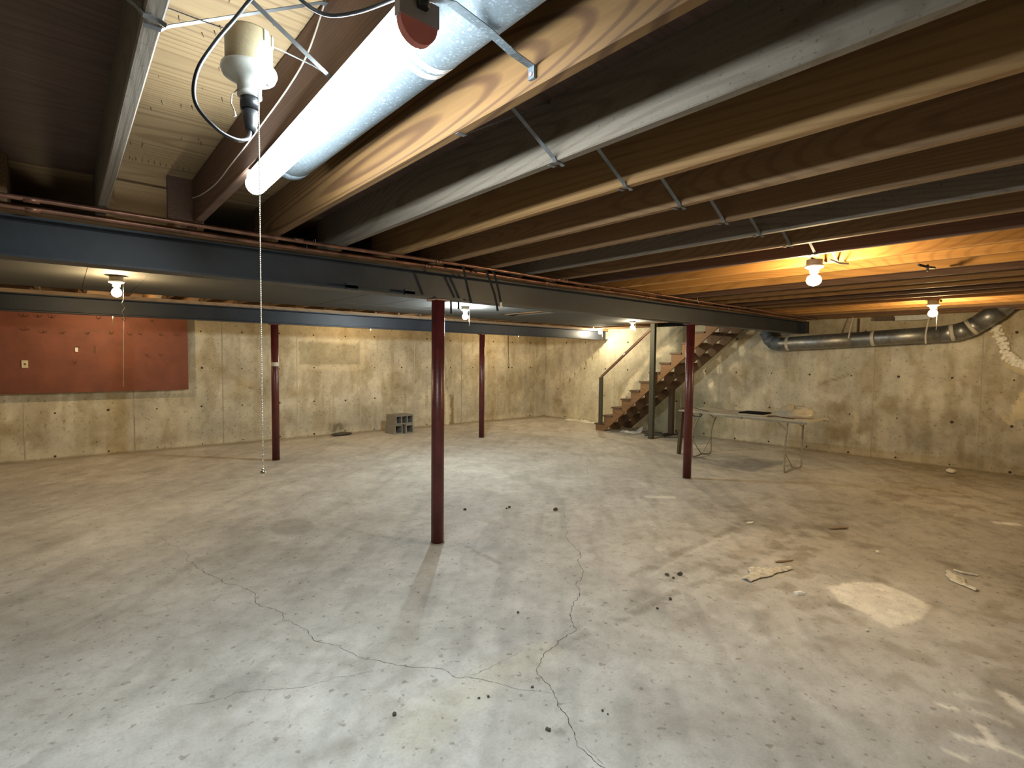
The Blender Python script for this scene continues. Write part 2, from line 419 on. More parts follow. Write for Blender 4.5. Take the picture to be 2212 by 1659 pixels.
CR = dict(
 A=[(0.61,5.63),(0.67,5.13),(0.69,4.72),(0.75,4.43),(0.82,4.11),(0.93,3.83),(0.92,3.54),(0.99,3.40),(1.02,3.15),(1.07,2.85),(1.15,2.66),(1.20,2.53),(1.28,2.40),(1.36,2.31),(1.45,2.22),(1.46,2.11),(1.52,2.06),(1.57,1.98),(1.63,1.86),(1.70,1.78),(1.75,1.71)],
 B=[(3.98,3.77),(3.78,3.53),(3.51,3.29),(3.39,3.18),(3.26,2.96),(3.06,2.74),(2.88,2.54),(2.77,2.50),(2.65,2.36),(2.52,2.30),(2.39,2.21),(2.32,2.12),(2.27,2.04),(2.10,2.03),(1.96,1.99),(1.86,1.93),(1.82,1.91),(1.78,1.82),(1.75,1.71),(1.70,1.64),(1.69,1.58),(1.64,1.49),(1.58,1.41),(1.58,1.33),(1.58,1.25),(1.55,1.1),(1.5,.9)],
 C=[(1.50,2.07),(1.59,2.08),(1.72,2.08),(1.88,2.08)],
 D=[(0.33,2.73),(0.47,2.69),(0.68,2.64),(0.78,2.56),(0.94,2.50),(1.11,2.45),(1.28,2.38)],
 E=[(4.29,6.36),(4.21,5.95),(4.17,5.69),(4.06,5.27)], F=[(6.04,5.44),(5.79,5.11),(5.46,4.75)], G=[(1.585,1.27),(1.60,1.33),(1.61,1.39)])
WID = dict(A=.0042, B=.0055, C=.0025, D=.0026, E=.004, F=.004, G=.0022)
for k, pts in CR.items():
    rr = random.Random(ord(k)); P = [Vector((*p, 0)) for p in pts]
    for it in range(4):
        Q = [P[0]]
        for a, b in zip(P[:-1], P[1:]):
            L = (b - a).length; m = (a + b) / 2 + Vector((rr.uniform(-1, 1), rr.uniform(-1, 1), 0)) * L * .13
            Q += [m, b] if L > .015 else [b]
        P = Q
    m = MB(); vs = []; n = len(P)
    for i, p in enumerate(P):
        t = (P[min(i + 1, n - 1)] - P[max(i - 1, 0)]).normalized(); s = Vector((-t.y, t.x, 0))
        w = WID[k] * rr.uniform(.25, 1.0) * min(1, .3 + 4 * min(i, n - 1 - i) / n)
        vs += [p - s * w * .5, p + s * w * .5]
    m.add([(v.x, v.y, .0006) for v in vs], [(2 * i, 2 * i + 1, 2 * i + 3, 2 * i + 2) for i in range(n - 1)])
    o = m.obj('crack', 'crack', floor)

# ------------------------------------------------------------------ walls
def wall_base(U, Z, s):
    C = np.ones(U.shape + (3,))
    n = fbm(U * .8, Z * 1.1, s, 5); C *= (.80 + .42 * n)[..., None]
    vs = fbm(U * 7, Z * .7, s + 5, 4); C = lerpc(C, (.74, .66, .52), sstep(.55, .8, vs) * .55)
    C = lerpc(C, (.66, .58, .44), sstep(.60, .82, fbm(U * 1.6, Z * 2.2, s + 8, 5)) * .8)
    C = lerpc(C, (1.22, 1.20, 1.16), sstep(.58, .78, fbm(U * 1.3 + 9, Z * 1.9, s + 3, 5)) * .6)
    C = C * (1 + .55 * (fbm(U * 3.1, Z * 2.7, s + 11, 6) - .5))[..., None]
    C = lerpc(C, (.58, .49, .35), sstep(.54, .68, fbm(U * 4.5, Z * 2.2, s + 12, 6)) * .45)
    C = lerpc(C, (.70, .64, .52), sstep(.60, .72, fbm(U * 9, Z * 1.6, s + 13, 5)) * .5)
    zz = Z + .06 * (fbm(U * 3, Z * 3, s + 2) - .5)
    C = lerpc(C, (.72, .62, .48), sstep(1.97, 2.06, zz) * .45)           # browner top lift
    C = lerpc(C, (1.22, 1.20, 1.15), sstep(.18, .06, zz) * .55)          # pale salts at the foot
    C = lerpc(C, (.55, .45, .33), sstep(.035, .0, Z + .04 * (fbm(U * 9, Z * 9, s + 1) - .5)) * .8)
    return C
def far_col(X, Z):
    C = wall_base(X, Z, 100)
    wx = X + .07 * (fbm(X * 9, Z * 9, 41) - .5); wz = Z + .07 * (fbm(X * 9, Z * 9, 42) - .5)
    # blocked-up window
    ins = sstep(3.50, 3.56, wx) * sstep(4.84, 4.78, wx) * sstep(1.42, 1.47, wz) * sstep(1.93, 1.88, wz)
    C = lerpc(C, (.62, .60, .52), ins * (.5 + .5 * fbm(X * 9, Z * 9, 43)))
    fr = sstep(3.40, 3.48, wx) * sstep(4.95, 4.86, wx) * sstep(1.30, 1.36, wz) * sstep(2.02, 1.95, wz) * (1 - ins)
    C = lerpc(C, (1.15, 1.12, 1.02), fr * .55)
    # repaired vertical crack
    C = lerpc(C, (1.35, 1.33, 1.25), sstep(.07, .03, np.abs(wx - (7.02 - .03 * wz))) * sstep(1.0, .7, Z))
    C = lerpc(C, (.55, .44, .27), sstep(.06, .03, np.abs(wx - 7.17)) * sstep(.85, .6, Z))
    C = lerpc(C, (.55, .48, .34), sstep(.03, .01, np.abs(wx - (6.95 + .1 * (1.4 - wz)))) * sstep(.7, .9, Z) * sstep(1.6, 1.3, Z) * .8)
    C = lerpc(C, (.42, .40, .34), sstep(.16, .03, np.hypot((wx - 4.28) / 1.8, wz - .13)) * sstep(.4, .6, fbm(X * 16, Z * 16, 3)))
    C = lerpc(C, (.50, .42, .30), sstep(.10, .03, np.abs(wx - 3.2 + .1 * wz)) * sstep(.4, .1, Z) * .5)
    for cx, cz, rx, rz, a in ((.35, .42, .10, .35, .5), (1.55, .85, .25, .12, .3), (8.0, 1.6, .05, .5, .4), (9.2, 1.1, .3, .6, .3), (5.6, 1.0, .3, .3, .3)):
        C = lerpc(C, (.60, .52, .36), sstep(1.2, .4, np.hypot((wx - cx) / rx, (wz - cz) / rz)) * a)
    return C
def right_col(Y, Z):
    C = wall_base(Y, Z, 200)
    wy = Y + .09 * (fbm(Y * 7, Z * 7, 61) - .5); wz = Z + .09 * (fbm(Y * 7, Z * 7, 62) - .5)
    # lit side of the far beam's shadow painted paler, with whitewash ridge and drips
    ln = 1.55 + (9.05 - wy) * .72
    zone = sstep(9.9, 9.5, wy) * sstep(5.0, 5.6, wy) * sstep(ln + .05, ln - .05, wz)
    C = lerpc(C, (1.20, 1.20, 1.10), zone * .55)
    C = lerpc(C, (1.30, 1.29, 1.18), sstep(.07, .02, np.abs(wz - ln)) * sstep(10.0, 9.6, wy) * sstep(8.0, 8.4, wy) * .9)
    for k in range(13):
        yy = 8.55 + .12 * k + .04 * ((k * 7) % 5 - 2); top = 1.55 + (9.05 - yy) * .72
        C = lerpc(C, (.40, .34, .2), sstep(.028, .008, np.abs(wy - yy)) * sstep(top - .06 - .05 * ((k * 3) % 4), top - .02, Z) * sstep(top + .03, top, Z) * .8)
    # white plaster band stepping up beside the stairs, some of it painted light
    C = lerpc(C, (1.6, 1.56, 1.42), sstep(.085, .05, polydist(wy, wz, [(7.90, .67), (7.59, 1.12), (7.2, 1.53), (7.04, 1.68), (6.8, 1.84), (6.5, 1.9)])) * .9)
    C = lerpc(C, (.55, .57, .50), sstep(7.6, 7.2, wy) * sstep(4.8, 5.3, wy) * sstep(.45, .6, fbm(Y * 2.2, Z * 2.2, 71)) * .6)  # shadow right of the band painted grey, here and low behind the stairs
    C = lerpc(C, (.60, .66, .62), sstep(7.3, 7.0, wy) * sstep(5.6, 5.9, wy) * sstep(1.2, .7, Z) * .8)
    for cy, cz in ((4.98, 1.82), (5.45, 1.45), (5.62, 1.12)):
        C = lerpc(C, (1.9, 1.85, 1.75), sstep(1.2, .6, np.hypot((wy - cy) / .07, (wz - cz) / .11)) * .9)
    # damp area by the table end
    for cy, cz, rx, rz, a in ((3.25, .80, .18, .16, .75), (3.1, .30, .45, .22, .75), (2.8, 1.15, .10, .12, .5), (3.4, 1.25, .2, .2, .3), (1.3, 1.32, .18, .12, .6), (2.75, .52, .18, .25, .55), (6.1, .25, .2, .2, .6), (1.69, .72, .10, .09, .7)):
        C = lerpc(C, (.50, .42, .29), sstep(1.4, .3, np.hypot((wy - cy) / rx, (wz - cz) / rz)) * a * sstep(.25, .6, fbm(Y * 6, Z * 6, 81)))
    C = lerpc(C, (1.4, 1.36, 1.2), sstep(.06, .02, polydist(wy, wz, [(3.0, .75), (2.95, .6), (2.98, .42), (2.9, .3)])) * .4)
    # diagonal chipped crack
    C = lerpc(C, (.45, .38, .27), sstep(.03, .005, polydist(wy, wz, [(3.1, 1.40), (3.25, 1.33), (3.45, 1.22), (3.6, 1.15)])) * .7)
    # skim-coat patches at the right
    pp = [(1.13, .86), (1.10, .75), (1.0, .70), (.95, .83), (.3, .75), (.3, 1.4), (.9, 1.24), (.96, 1.18), (1.02, 1.0), (1.03, .9)]
    C = lerpc(C, (1.40, 1.32, 1.12), inpoly(wy, wz, pp) * .85)
    C = lerpc(C, (1.25, 1.18, 1.0), sstep(.10, .05, polydist(wy, wz, [(1.08, 1.62), (.9, 1.50), (.4, 1.45)])) * .9)
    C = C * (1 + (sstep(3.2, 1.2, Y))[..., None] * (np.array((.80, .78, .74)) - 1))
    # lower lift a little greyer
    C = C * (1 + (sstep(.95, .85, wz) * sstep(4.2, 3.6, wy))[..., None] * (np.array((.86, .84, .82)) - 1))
    return C
def plain_col(U, Z): return wall_base(U, Z, 300)
def wallmesh(name, us, pos, colfn, back):
    zs = np.concatenate([np.arange(0, ZJ, .035), [ZJ]])
    return gridmesh(name, us, zs, pos, colfn, M['wall'], back)
def backbox(x0, x1, y0, y1):
    v = [(x, y, z) for z in (0, ZJ) for y in (y0, y1) for x in (x0, x1)]
    return v, [(0, 2, 3, 1), (4, 5, 7, 6), (0, 1, 5, 4), (2, 6, 7, 3), (0, 4, 6, 2), (1, 3, 7, 5)]
T = .22
def drop(bb, i): return bb[0], [f for j, f in enumerate(bb[1]) if j != i]
ux = np.concatenate([np.arange(X0, -1, .15), np.arange(-1, X1, .035), [X1]])
uy = np.concatenate([np.arange(Y0, .2, .12), np.arange(.2, Y1, .035), [Y1]])
wf = wallmesh('wall_far', ux, lambda U, V: np.stack([U, np.full_like(U, Y1), V], -1), far_col, drop(backbox(X0 - T, X1 + T, Y1, Y1 + T), 2))
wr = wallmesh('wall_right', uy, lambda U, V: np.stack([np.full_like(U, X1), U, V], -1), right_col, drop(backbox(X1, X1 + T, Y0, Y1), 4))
wl = wallmesh('wall_left', np.arange(Y0, Y1 + .1, .3).clip(Y0, Y1), lambda U, V: np.stack([np.full_like(U, X0), U, V], -1), plain_col, drop(backbox(X0 - T, X0, Y0, Y1), 5))
wn = wallmesh('wall_near', np.arange(X0, X1 + .2, .3).clip(X0, X1), lambda U, V: np.stack([U, np.full_like(U, Y0), V], -1), plain_col, drop(backbox(X0 - T, X1 + T, Y0 - T, Y0), 3))
# form seams and tie ends, proud of the face
for i, x in enumerate([-1.8, -.469, .863, 2.177, 3.49, 4.80, 6.114, 7.43, 8.85]):
    m = MB(); w = .006 if i % 2 else .009; m.box(x - w, x + w, Y1 - .004, Y1 + .01, 0.02, ZJ)
    m.obj('form_seam', 'seam' if i in (2, 3, 7) else 'seam_light', wf)
for y, z0 in [(1.369, 0), (2.718, 0), (4.082, .6), (5.43, 0), (8.15, 0), (9.498, 0)]:
    m = MB(); m.box(X1 - .004, X1 + .01, y - .0045, y + .0045, z0, ZJ); m.obj('form_seam', 'seam_light' if y > 3 else 'seam', wr)
hole = MB(); hole.lathe([(.022, 0), (.022, .005), (.013, .007), (.012, .012)], (0, 0, 0), 10)
hme = hole.mesh('tie_hole', M['tie'])
for z in (.05, .71, 1.38, 2.04):
    for k in range(17):
        x = -.13 + .6575 * k
        if x < 1.63 and 1.0 < z: continue
        if 3.5 < x < 4.85 and z == 1.38 and k % 2: continue
        o = link('tie_hole', hme, wf); o.location = (x + random.uniform(-.012, .012), Y1, z + random.uniform(-.012, .012)); o.rotation_euler = (PI / 2, 0, 0)
        s = random.uniform(.4, .9); o.scale = (s, s, 1)
    for k in range(15):
        y = 1.015 + .676 * k
        if y > 10.3: continue
        o = link('tie_hole', hme, wr); o.location = (X1, y + random.uniform(-.012, .012), z + random.uniform(-.012, .012)); o.rotation_euler = (0, -PI / 2, 0)
        s = random.uniform(.45, .95) * (1.7 if (z == .71 and k in (0, 1)) else 1); o.scale = (s, s, 1)

# ------------------------------------------------------------------ ceiling: subfloor, joists, rims
m = MB()
OX, OYa, OYb = 9.17, 3.95, 6.95
m.box(X0 - T, OX, Y0 - T, Y1 + T, ZS, ZS + .04); m.box(OX, X1 + T, Y0 - T, OYa, ZS, ZS + .04); m.box(OX, X1 + T, OYb, Y1 + T, ZS, ZS + .04)
ceil = structure(m.obj('ceiling', 'ply'))
# the sheet left of the lit bay and the others are darker, shade included
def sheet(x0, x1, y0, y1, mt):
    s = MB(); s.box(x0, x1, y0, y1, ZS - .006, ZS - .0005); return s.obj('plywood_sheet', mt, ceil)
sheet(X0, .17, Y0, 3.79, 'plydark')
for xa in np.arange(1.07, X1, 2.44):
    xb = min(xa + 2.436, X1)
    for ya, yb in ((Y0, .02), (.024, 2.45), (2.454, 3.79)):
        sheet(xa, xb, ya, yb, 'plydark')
for xa in np.arange(X0, X1, 2.44):
    xb = min(xa + 2.436, X1)
    if xa < OX < xb + .01: xb = OX
    if xa < OX: sheet(xa, xb, 3.81, 6.94, 'ply')
    sheet(xa, min(xa + 2.436, X1), 6.96, Y1, 'ply')
JW, JP = .041, .4322
def joist_mesh(y0, y1):
    m = MB(); c = .004; w = JW / 2
    m.prism([(-w + c, ZJ), (w - c, ZJ), (w, ZJ + c), (w, ZS - .0065), (-w, ZS - .0065), (-w, ZJ + c)], 'Y', y0, y1)
    return m
jf = {}
def joist(x, y0, y1, mt):
    key = (y0, y1, mt)
    if key not in jf: jf[key] = joist_mesh(y0, y1).mesh('joist', M[mt])
    o = link('joist', jf[key], ceil); o.location = (x, 0, 0); return o
kinds = {-3: 'greywood', -2: 'greywood', -1: 'brownwood', 0: 'pinelit', 1: 'greywood', 2: 'pine', 3: 'pine2', 4: 'pine2', 5: 'greywood', 6: 'pine2', 7: 'brownwood', 8: 'pineglow', 9: 'pineglow', 10: 'pineglow', 17: 'pineglow', 18: 'pineglow'}
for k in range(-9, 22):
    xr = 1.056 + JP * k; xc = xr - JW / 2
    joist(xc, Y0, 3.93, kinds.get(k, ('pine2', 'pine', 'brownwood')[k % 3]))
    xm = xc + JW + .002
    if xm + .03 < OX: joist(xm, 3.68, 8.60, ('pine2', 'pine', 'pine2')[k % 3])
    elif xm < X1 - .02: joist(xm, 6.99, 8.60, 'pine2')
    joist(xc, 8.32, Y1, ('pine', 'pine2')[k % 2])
for a, b, c, d in ((OX - .045, OX, 3.9, 6.99), (OX, X1, 6.95, 6.99)):
    m = MB(); m.box(a, b, c, d, ZJ, ZS - .007); m.obj('header', 'pine2', ceil)
def rim(x0, x1, y0, y1):
    m = MB(); m.box(x0, x1, y0, y1, ZJ, ZS); m.obj('rim_joist', 'pineX', ceil)
rim(X0 - T, X1 + T, Y1 + .02, Y1 + T); rim(X0 - T, X1 + T, Y0 - T, Y0 - .02); rim(X0 - T, X0 - .02, Y0 - .02, Y1 + .02)
rim(X1 + .03, X1 + T, Y0 - .02, OYa); rim(X1 + .03, X1 + T, OYb, Y1 + .02)
# blocking near the beam in the lit bay
m = MB(); m.box(.46, .585, 3.50, 3.54, ZJ + .01, ZS - .007); m.obj('blocking', 'brownwood', ceil)
# boards closing the ceiling between the two beams
def board(x0, x1, y0, y1, mt='drywall', z=ZJ):
    m = MB(); m.box(x0, x1, y0, y1, z - .013, z - .001); return m.obj('ceiling_board', mt, ceil)
board(X0, .17, 3.93, 7.80); board(.174, .62, 5.35, 7.80); board(.624, 2.74, 3.93, 7.80)  # middle board cut short to let bulb glow into the lit bay
for k in range(9):
    a = 2.75 + .675 * k; b = a + .666
    if k == 4:
        board(a, b, 3.93, 5.95); board(a, a + .16, 5.95, 6.96); board(b - .12, b, 5.95, 6.96)
    else: board(a, b, 3.93, 6.96 if b < OX else 3.94)
board(2.75, 5.6, 6.985, 7.80); board(5.607, 9.1, 6.985, 7.80)
# stairwell shaft above the opening
m = MB(); h = 3.7
for b in ((OX - .1, OX, OYa - .1, OYb + .1), (X1 + .005, X1 + .1, OYa - .1, OYb + .1), (OX, X1 + .005, OYa - .1, OYa), (OX, X1 + .005, OYb, OYb + .1)):
    m.box(*b, ZS + .045, h)
m.box(OX - .1, X1 + .1, OYa - .1, OYb + .1, h, h + .05)
structure(m.obj('wall_stairwell', 'drywall'))
m = MB(); m.box(X1 + .002, X1 + .03, OYa, OYb, ZJ, ZS + .04); structure(m.obj('trim_1', 'wall'))
# nail points through the plywood of the lit bay
m = MB(); rr = random.Random(3)
for i in range(46):
    x = rr.uniform(.2, .55); y = rr.choice([rr.uniform(.9, 3.4), 1.3 + .2 * rr.randint(0, 9) + rr.uniform(-.02, .02)])
    a = Vector((x, y, ZS)); b = a + Vector((rr.uniform(-.006, .006), rr.uniform(-.006, .006), -rr.uniform(.008, .02)))
    m.tube([a, b], .0012, 4, rs=[.0016, .0006])
for i in range(14): m.tube([(.2 + .026 * i, 3.33, ZS), (.2 + .026 * i, 3.33, ZS - .016)], .0013, 4)
o = m.obj('nail_points', 'tie', ceil); o['kind'] = 'stuff'

# steel cross bridging between the joists
YBR = 1.47
for k in range(-3, 9):
    xl = 1.056 + JP * (k - 1); xr = 1.056 + JP * k - JW       # right face of joist k-1, left face of joist k
    if k in (0,): continue
    d = .0 if k > 0 else -.0
    y = YBR + d
    m = MB(); m.strip([(xl - .035, y + .02, ZJ - .004), (xl - .002, y + .02, ZJ - .004), (xl + .012, y + .02, ZJ + .01), (xr - .02, y + .02, ZS - .03), (xr - .001, y + .02, ZS - .025)], .018, .0016, (0, 1, 0)); m.obj('bridging_strap', 'strap', ceil)
    m = MB(); m.strip([(xr + .045, y - .02, ZJ - .010), (xr + .03, y - .02, ZJ - .004), (xr + .001, y - .02, ZJ - .004), (xr - .012, y - .02, ZJ + .010), (xl + .02, y - .02, ZS - .03), (xl + .001, y - .02, ZS - .025)], .018, .0016, (0, 1, 0)); m.obj('bridging_strap', 'strap', ceil)

# ------------------------------------------------------------------ steel beams on columns
def ibeam(x0, x1, yc, label):
    t = thing('steel_beam', label, 'beam', ((x0 + x1) / 2, yc, 2.10))
    zb, zt, w, tf, tw = 2.10, 2.315, .08, .013, .006
    p = [(-w, zb), (w, zb), (w, zb + tf), (tw + .008, zb + tf + .002), (tw, zb + tf + .010), (tw, zt - tf - .010), (tw + .008, zt - tf - .002), (w, zt - tf), (w, zt), (-w, zt), (-w, zt - tf), (-tw - .008, zt - tf - .002), (-tw, zt - tf - .01), (-tw, zb + tf + .01), (-tw - .008, zb + tf + .002), (-w, zb + tf)]
    m = MB(); m.prism([(u + yc, v) for u, v in p], 'X', x0, x1); m.obj('beam_body', 'steel', t)
    m = MB(); m.box(x0, x1, yc - .075, yc + .075, zt, ZJ - .0005); o = m.obj('nailer_plate', 'pineX', t)
    return t
b1 = ibeam(X0, X1 - .26, YB1, 'near dark steel I-beam carrying two copper pipes along its top')
b2 = ibeam(X0, X1 - .002, YB2, 'far blue-grey steel I-beam in front of the rust-red board')
m = MB(); m.box(X1 - .268, X1 - .258, YB1 - .08, YB1 + .08, 2.10, 2.35); m.obj('end_plate', 'steel', b1)
m = MB(); m.box(X1 - .258, X1 - .001, YB1 - .05, YB1 + .05, 2.12, 2.33); m.obj('pocket_shim', 'steel', b1)
for x in (1.62, 2.10):
    m = MB(); m.box(x - .045, x + .045, YB1 - .092, YB1 - .06, 2.108, 2.145); m.box(x - .045, x + .045, YB1 - .092, YB1 - .081, 2.096, 2.13); m.obj('beam_clip', 'steel', b1)
def column(x, y, label, r=.055):
    t = thing('steel_column', label, 'column', (x, y, 0), 'red steel columns under the beams')
    m = MB(); m.lathe([(r, .006), (r, 1.05), (r, 2.086)], (x, y, 0), 32); m.obj('shaft', 'red', t)
    m = MB(); m.box(x - .07, x + .07, y - .07, y + .07, 2.086, 2.0995); m.obj('top_plate', 'red', t)
    m = MB(); m.lathe([(r + .008, .0005), (r + .008, .006), (r + .002, .008)], (x, y, 0), 24); m.obj('base_ring', 'tableedge', t)
    return t
c1 = column(2.43, 3.815, 'nearest and largest dark red steel column, standing mid-floor')
c2 = column(6.42, 3.815, 'dark red steel column in front of the folding table')
c3 = column(2.46, 8.47, 'dark red column beside the rust-red board, beige tape round it')
c4 = column(6.42, 8.44, 'thin far dark red column under the far beam, right of the concrete blocks')
for i in range(3):
    a = [(-.052, 1.485), (-.01, 1.49), (.035, 1.48)][i]
m = MB(); m.lathe([(.0562, 1.455), (.0568, 1.46), (.0568, 1.51), (.0562, 1.515)], (2.46, 8.47, 0), 24); m.obj('tape_band', 'tape', c3)

# copper pipes along the beam top
def pipe(y, z, r, label, x1):
    t = thing('copper_pipe', label, 'pipe', (3, y, z))
    m = MB(); pts = [(X0, y, z)]
    for i in range(1, 30):
        x = X0 + (x1 - X0) * i / 30; pts.append((x, y + .004 * math.sin(i * 1.7), z + .004 * math.sin(i * 1.1)))
    pts.append((x1, y, z)); m.tube(pts, r, 10); m.obj('pipe_run', 'copper', t)
    for i, x in enumerate((-.1, 1.15, 2.2, 3.5, 5.1, 7.0, 8.8)):
        m = MB(); m.tube([(x - .03, y, z), (x + .03, y, z)], r + .0025, 10); m.obj('coupling', 'copper', t)
        if i % 2: m = MB(); m.tube([(x + .1, y - r - .004, ZJ), (x + .1, y - r - .004, z), (x + .1, y, z - r - .003), (x + .1, y + r + .004, z), (x + .1, y + r + .004, ZJ)], .0025, 5); m.obj('pipe_clip', 'galv', t)
    return t
pipe(3.44, 2.338, .0125, 'thinner copper pipe, the outer of two above the near beam', 9.75)
pipe(3.60, 2.326, .0155, 'thicker copper pipe, next to the near beam top flange', 9.6)
m = MB(); m.tube([(X0 + 13.0 * i / 24, 3.515 + .006 * math.sin(i * 2.1), 2.350 + .003 * math.sin(i * 1.3)) for i in range(25)], .006, 6)
tag(m.obj('cable', 'black'), 'black cable lying between the two copper pipes', 'cable')

# black straps hanging in front of the near beam
for (pts, mt, lab) in (([(2.44, 3.47, 2.358), (2.48, 3.49, 2.25), (2.52, 3.50, 2.14), (2.548, 3.50, 2.055)], 'blackstrap', 'black strap hanging over the near beam, nearest the big column'),
                  ([(2.66, 3.47, 2.358), (2.72, 3.49, 2.28), (2.79, 3.50, 2.15), (2.82, 3.50, 2.05), (2.826, 3.50, 2.01)], 'blackstrap', 'longest black strap hanging over the near beam'),
                  ([(2.70, 3.45, 2.358), (2.77, 3.47, 2.30), (2.83, 3.49, 2.17), (2.858, 3.5, 2.09), (2.86, 3.50, 2.04)], 'blackstrap', 'black strap with pale tip, rightmost on the near beam')):
    m = MB(); m.strip(pts, .022, .0025, (1, 0, .2)); o = tag(m.obj('hanging_strap', mt), lab, 'strap')
    if 'pale' in lab:
        m = MB(); m.strip([(2.858, 3.496, 2.085), (2.861, 3.496, 2.035)], .024, .0035, (1, 0, .2)); m.obj('strap_tip', 'tape', o)
for x, zb, lab in ((2.62, 2.0, 'longer dark strip hanging behind the near beam beside the cool bulb'), (2.70, 2.045, 'shorter dark strip hanging behind the near beam beside the cool bulb')):
    m = MB(); m.strip([(x, 3.92, 2.345), (x + .008, 3.92, 2.2), (x + .012, 3.92, zb)], .018, .0025, (1, 0, 0)); tag(m.obj('hanging_strap', 'blackstrap'), lab, 'strap')  # two thin dark strips hung behind the near beam

# ------------------------------------------------------------------ round duct in the joist bay, with tape and support strap
t = thing('round_duct', 'galvanised round duct running between joists beside the long lit lamp', 'duct', (.785, 1.5, 2.39))
m = MB(); m.tube([(.785, y, 2.487) for y in (Y0 + .01, .3, 1.3)], .0985, 40, cap=True); m.obj('duct_section', 'galv', t)
m = MB(); m.tube([(.785, y, 2.487) for y in (1.27, 1.9, 2.42)], .0970, 40, cap=True); m.obj('duct_section', 'galv', t)
m = MB(); m.tube([(.785, 2.40, 2.487), (.785, 2.455, 2.487), (.785, 2.456, 2.487), (.785, 2.46, 2.487)], .0985, 32, cap=True, rs=[.0985, .0985, .093, .03]); m.obj('duct_end_cap', 'galv', t)
m = MB(); m.tube([(.785, 1.255, 2.487), (.785, 1.28, 2.487)], .0995, 40); m.tube([(.785, 1.292, 2.487), (.785, 1.318, 2.487)], .0993, 40); m.obj('joint_tape', 'whitemetal', t)
m = MB(); m.strip([(.60, .965, 2.345), (.66, .985, 2.372), (.785, 1.02, 2.382), (.90, 1.06, 2.388), (1.006, 1.105, 2.412)], .024, .002, (-.3, 1, 0)); 
so = tag(m.obj('support_strap', 'galv'), 'flat galvanised strap crossing under the round duct to the lit joist', 'strap')
m = MB(); m.box(1.004, 1.0125, 1.093, 1.117, 2.378, 2.413); m.obj('bent_tab', 'galv', so)
m = MB(); m.tube([(1.004, 1.105, 2.39), (1.001, 1.105, 2.39)], .006, 8); m.obj('screw_head', 'redlabel', so)

# ------------------------------------------------------------------ long lamp
t = thing('strip_light', 'long bright white strip light hung beside the round duct', 'ceiling lamp', (.59, 1.66, 2.25))
A, B = Vector((.575, .985, 2.300)), Vector((.612, 2.35, 2.300))
dv = (B - A).normalized(); sv = Vector((dv.y, -dv.x, 0))
def xs(p, u, z): return p + sv * u + Vector((0, 0, z))
m = MB(); prof = [(-.030, 0), (-.030, .012), (-.030, .040), (.030, .040), (.030, .012), (.030, 0)]
vs = [xs(p, u, z) for p in (A, B) for u, z in prof]; n = len(prof)
m.add(vs, [(j, (j + 1) % n, n + (j + 1) % n, n + j) for j in range(n)] + [tuple(range(n))[::-1], tuple(range(n, 2 * n))]); m.obj('housing', 'whitemetal', t)
m = MB(); prof = [(0.039 * math.cos(a), -.044 * math.sin(a) + .004) for a in [-.09 + (PI + .18) * i / 14 for i in range(15)]]
A2, B2 = A + dv * .012, B + dv * .0
ring = []
for p, s in ((A2, 1.), (B2 - dv * .02, 1.), (B2 - dv * .005, .93), (B2 + dv * .008, .75), (B2 + dv * .014, .4)):
    ring.append([xs(p, u * s, z * s) for u, z in prof])
vs = [q for r_ in ring for q in r_]; n = 15
m.add(vs, [(i * n + j, i * n + j + 1, (i + 1) * n + j + 1, (i + 1) * n + j) for i in range(4) for j in range(n - 1)], True)
m.add(ring[-1], [tuple(range(n))]); m.add(ring[0], [tuple(range(n))[::-1]])
m.obj('lens', 'tube', t)
m = MB(); prof = [(.046 * math.cos(PI * i / 12), -.0) for i in range(1)]
pr2 = [(-.046, .042), (.046, .042), (.046, -.004), (-.046, -.004)]
vs = [xs(p, u, z) for p in (A - dv * .010, A + dv * .012) for u, z in pr2]
m.add(vs, [(j, (j + 1) % 4, 4 + (j + 1) % 4, 4 + j) for j in range(4)] + [(3, 2, 1, 0), (4, 5, 6, 7)]); m.obj('end_cap', 'endcap', t)
m = MB(); pr3 = [(.043 * math.cos(PI * i / 12), -.004 - .046 * math.sin(PI * i / 12)) for i in range(13)]
vs = [xs(p, u, z) for p in (A - dv * .008, A + dv * .011) for u, z in pr3]; n = 13
m.add(vs, [(j, (j + 1) % n, n + (j + 1) % n, n + j) for j in range(n)] + [tuple(range(n))[::-1], tuple(range(n, 2 * n))]); m.obj('label_cap', 'redlabel', t)
for p in (A + dv * .12, B - dv * .12):
    m = MB(); m.tube([xs(p, 0, .04), xs(p, 0, .06)], .004, 6); m.obj('mounting_screw', 'strap', t)

# ------------------------------------------------------------------ pull-chain lampholders
def chain_mesh(m, x, y, z0, z1, r=.0021, step=.0047, sway=0., seg=6, ring=4):
    n = int((z0 - z1) / step)
    for i in range(n):
        q = i / max(1, n - 1); m.sphere((x + sway * math.sin(q * 14) * (1 - q) * .4, y, z0 - i * step), r, seg, ring)
    return m
LX, LY = .362, 1.425
t = thing('pull_chain_lampholder', 'white porcelain lampholder on a beige box, long beaded chain, no bulb', 'lampholder', (LX, LY, 2.17))
m = MB()
m.lathe([(.051, 2.303), (.053, 2.308), (.053, 2.384), (.050, 2.388)], (LX, LY, 0), 32); jb = m.obj('junction_box', 'beige', t)
for a in (-1.05, -.55):
    px, py = LX + .0525 * math.cos(a), LY + .0525 * math.sin(a)
    m = MB(); m.bar((px, py, 2.358), (px, py, 2.385), .014, .006, up=(math.cos(a), math.sin(a), 0)); m.obj('knockout_slot', 'tableedge', jb)
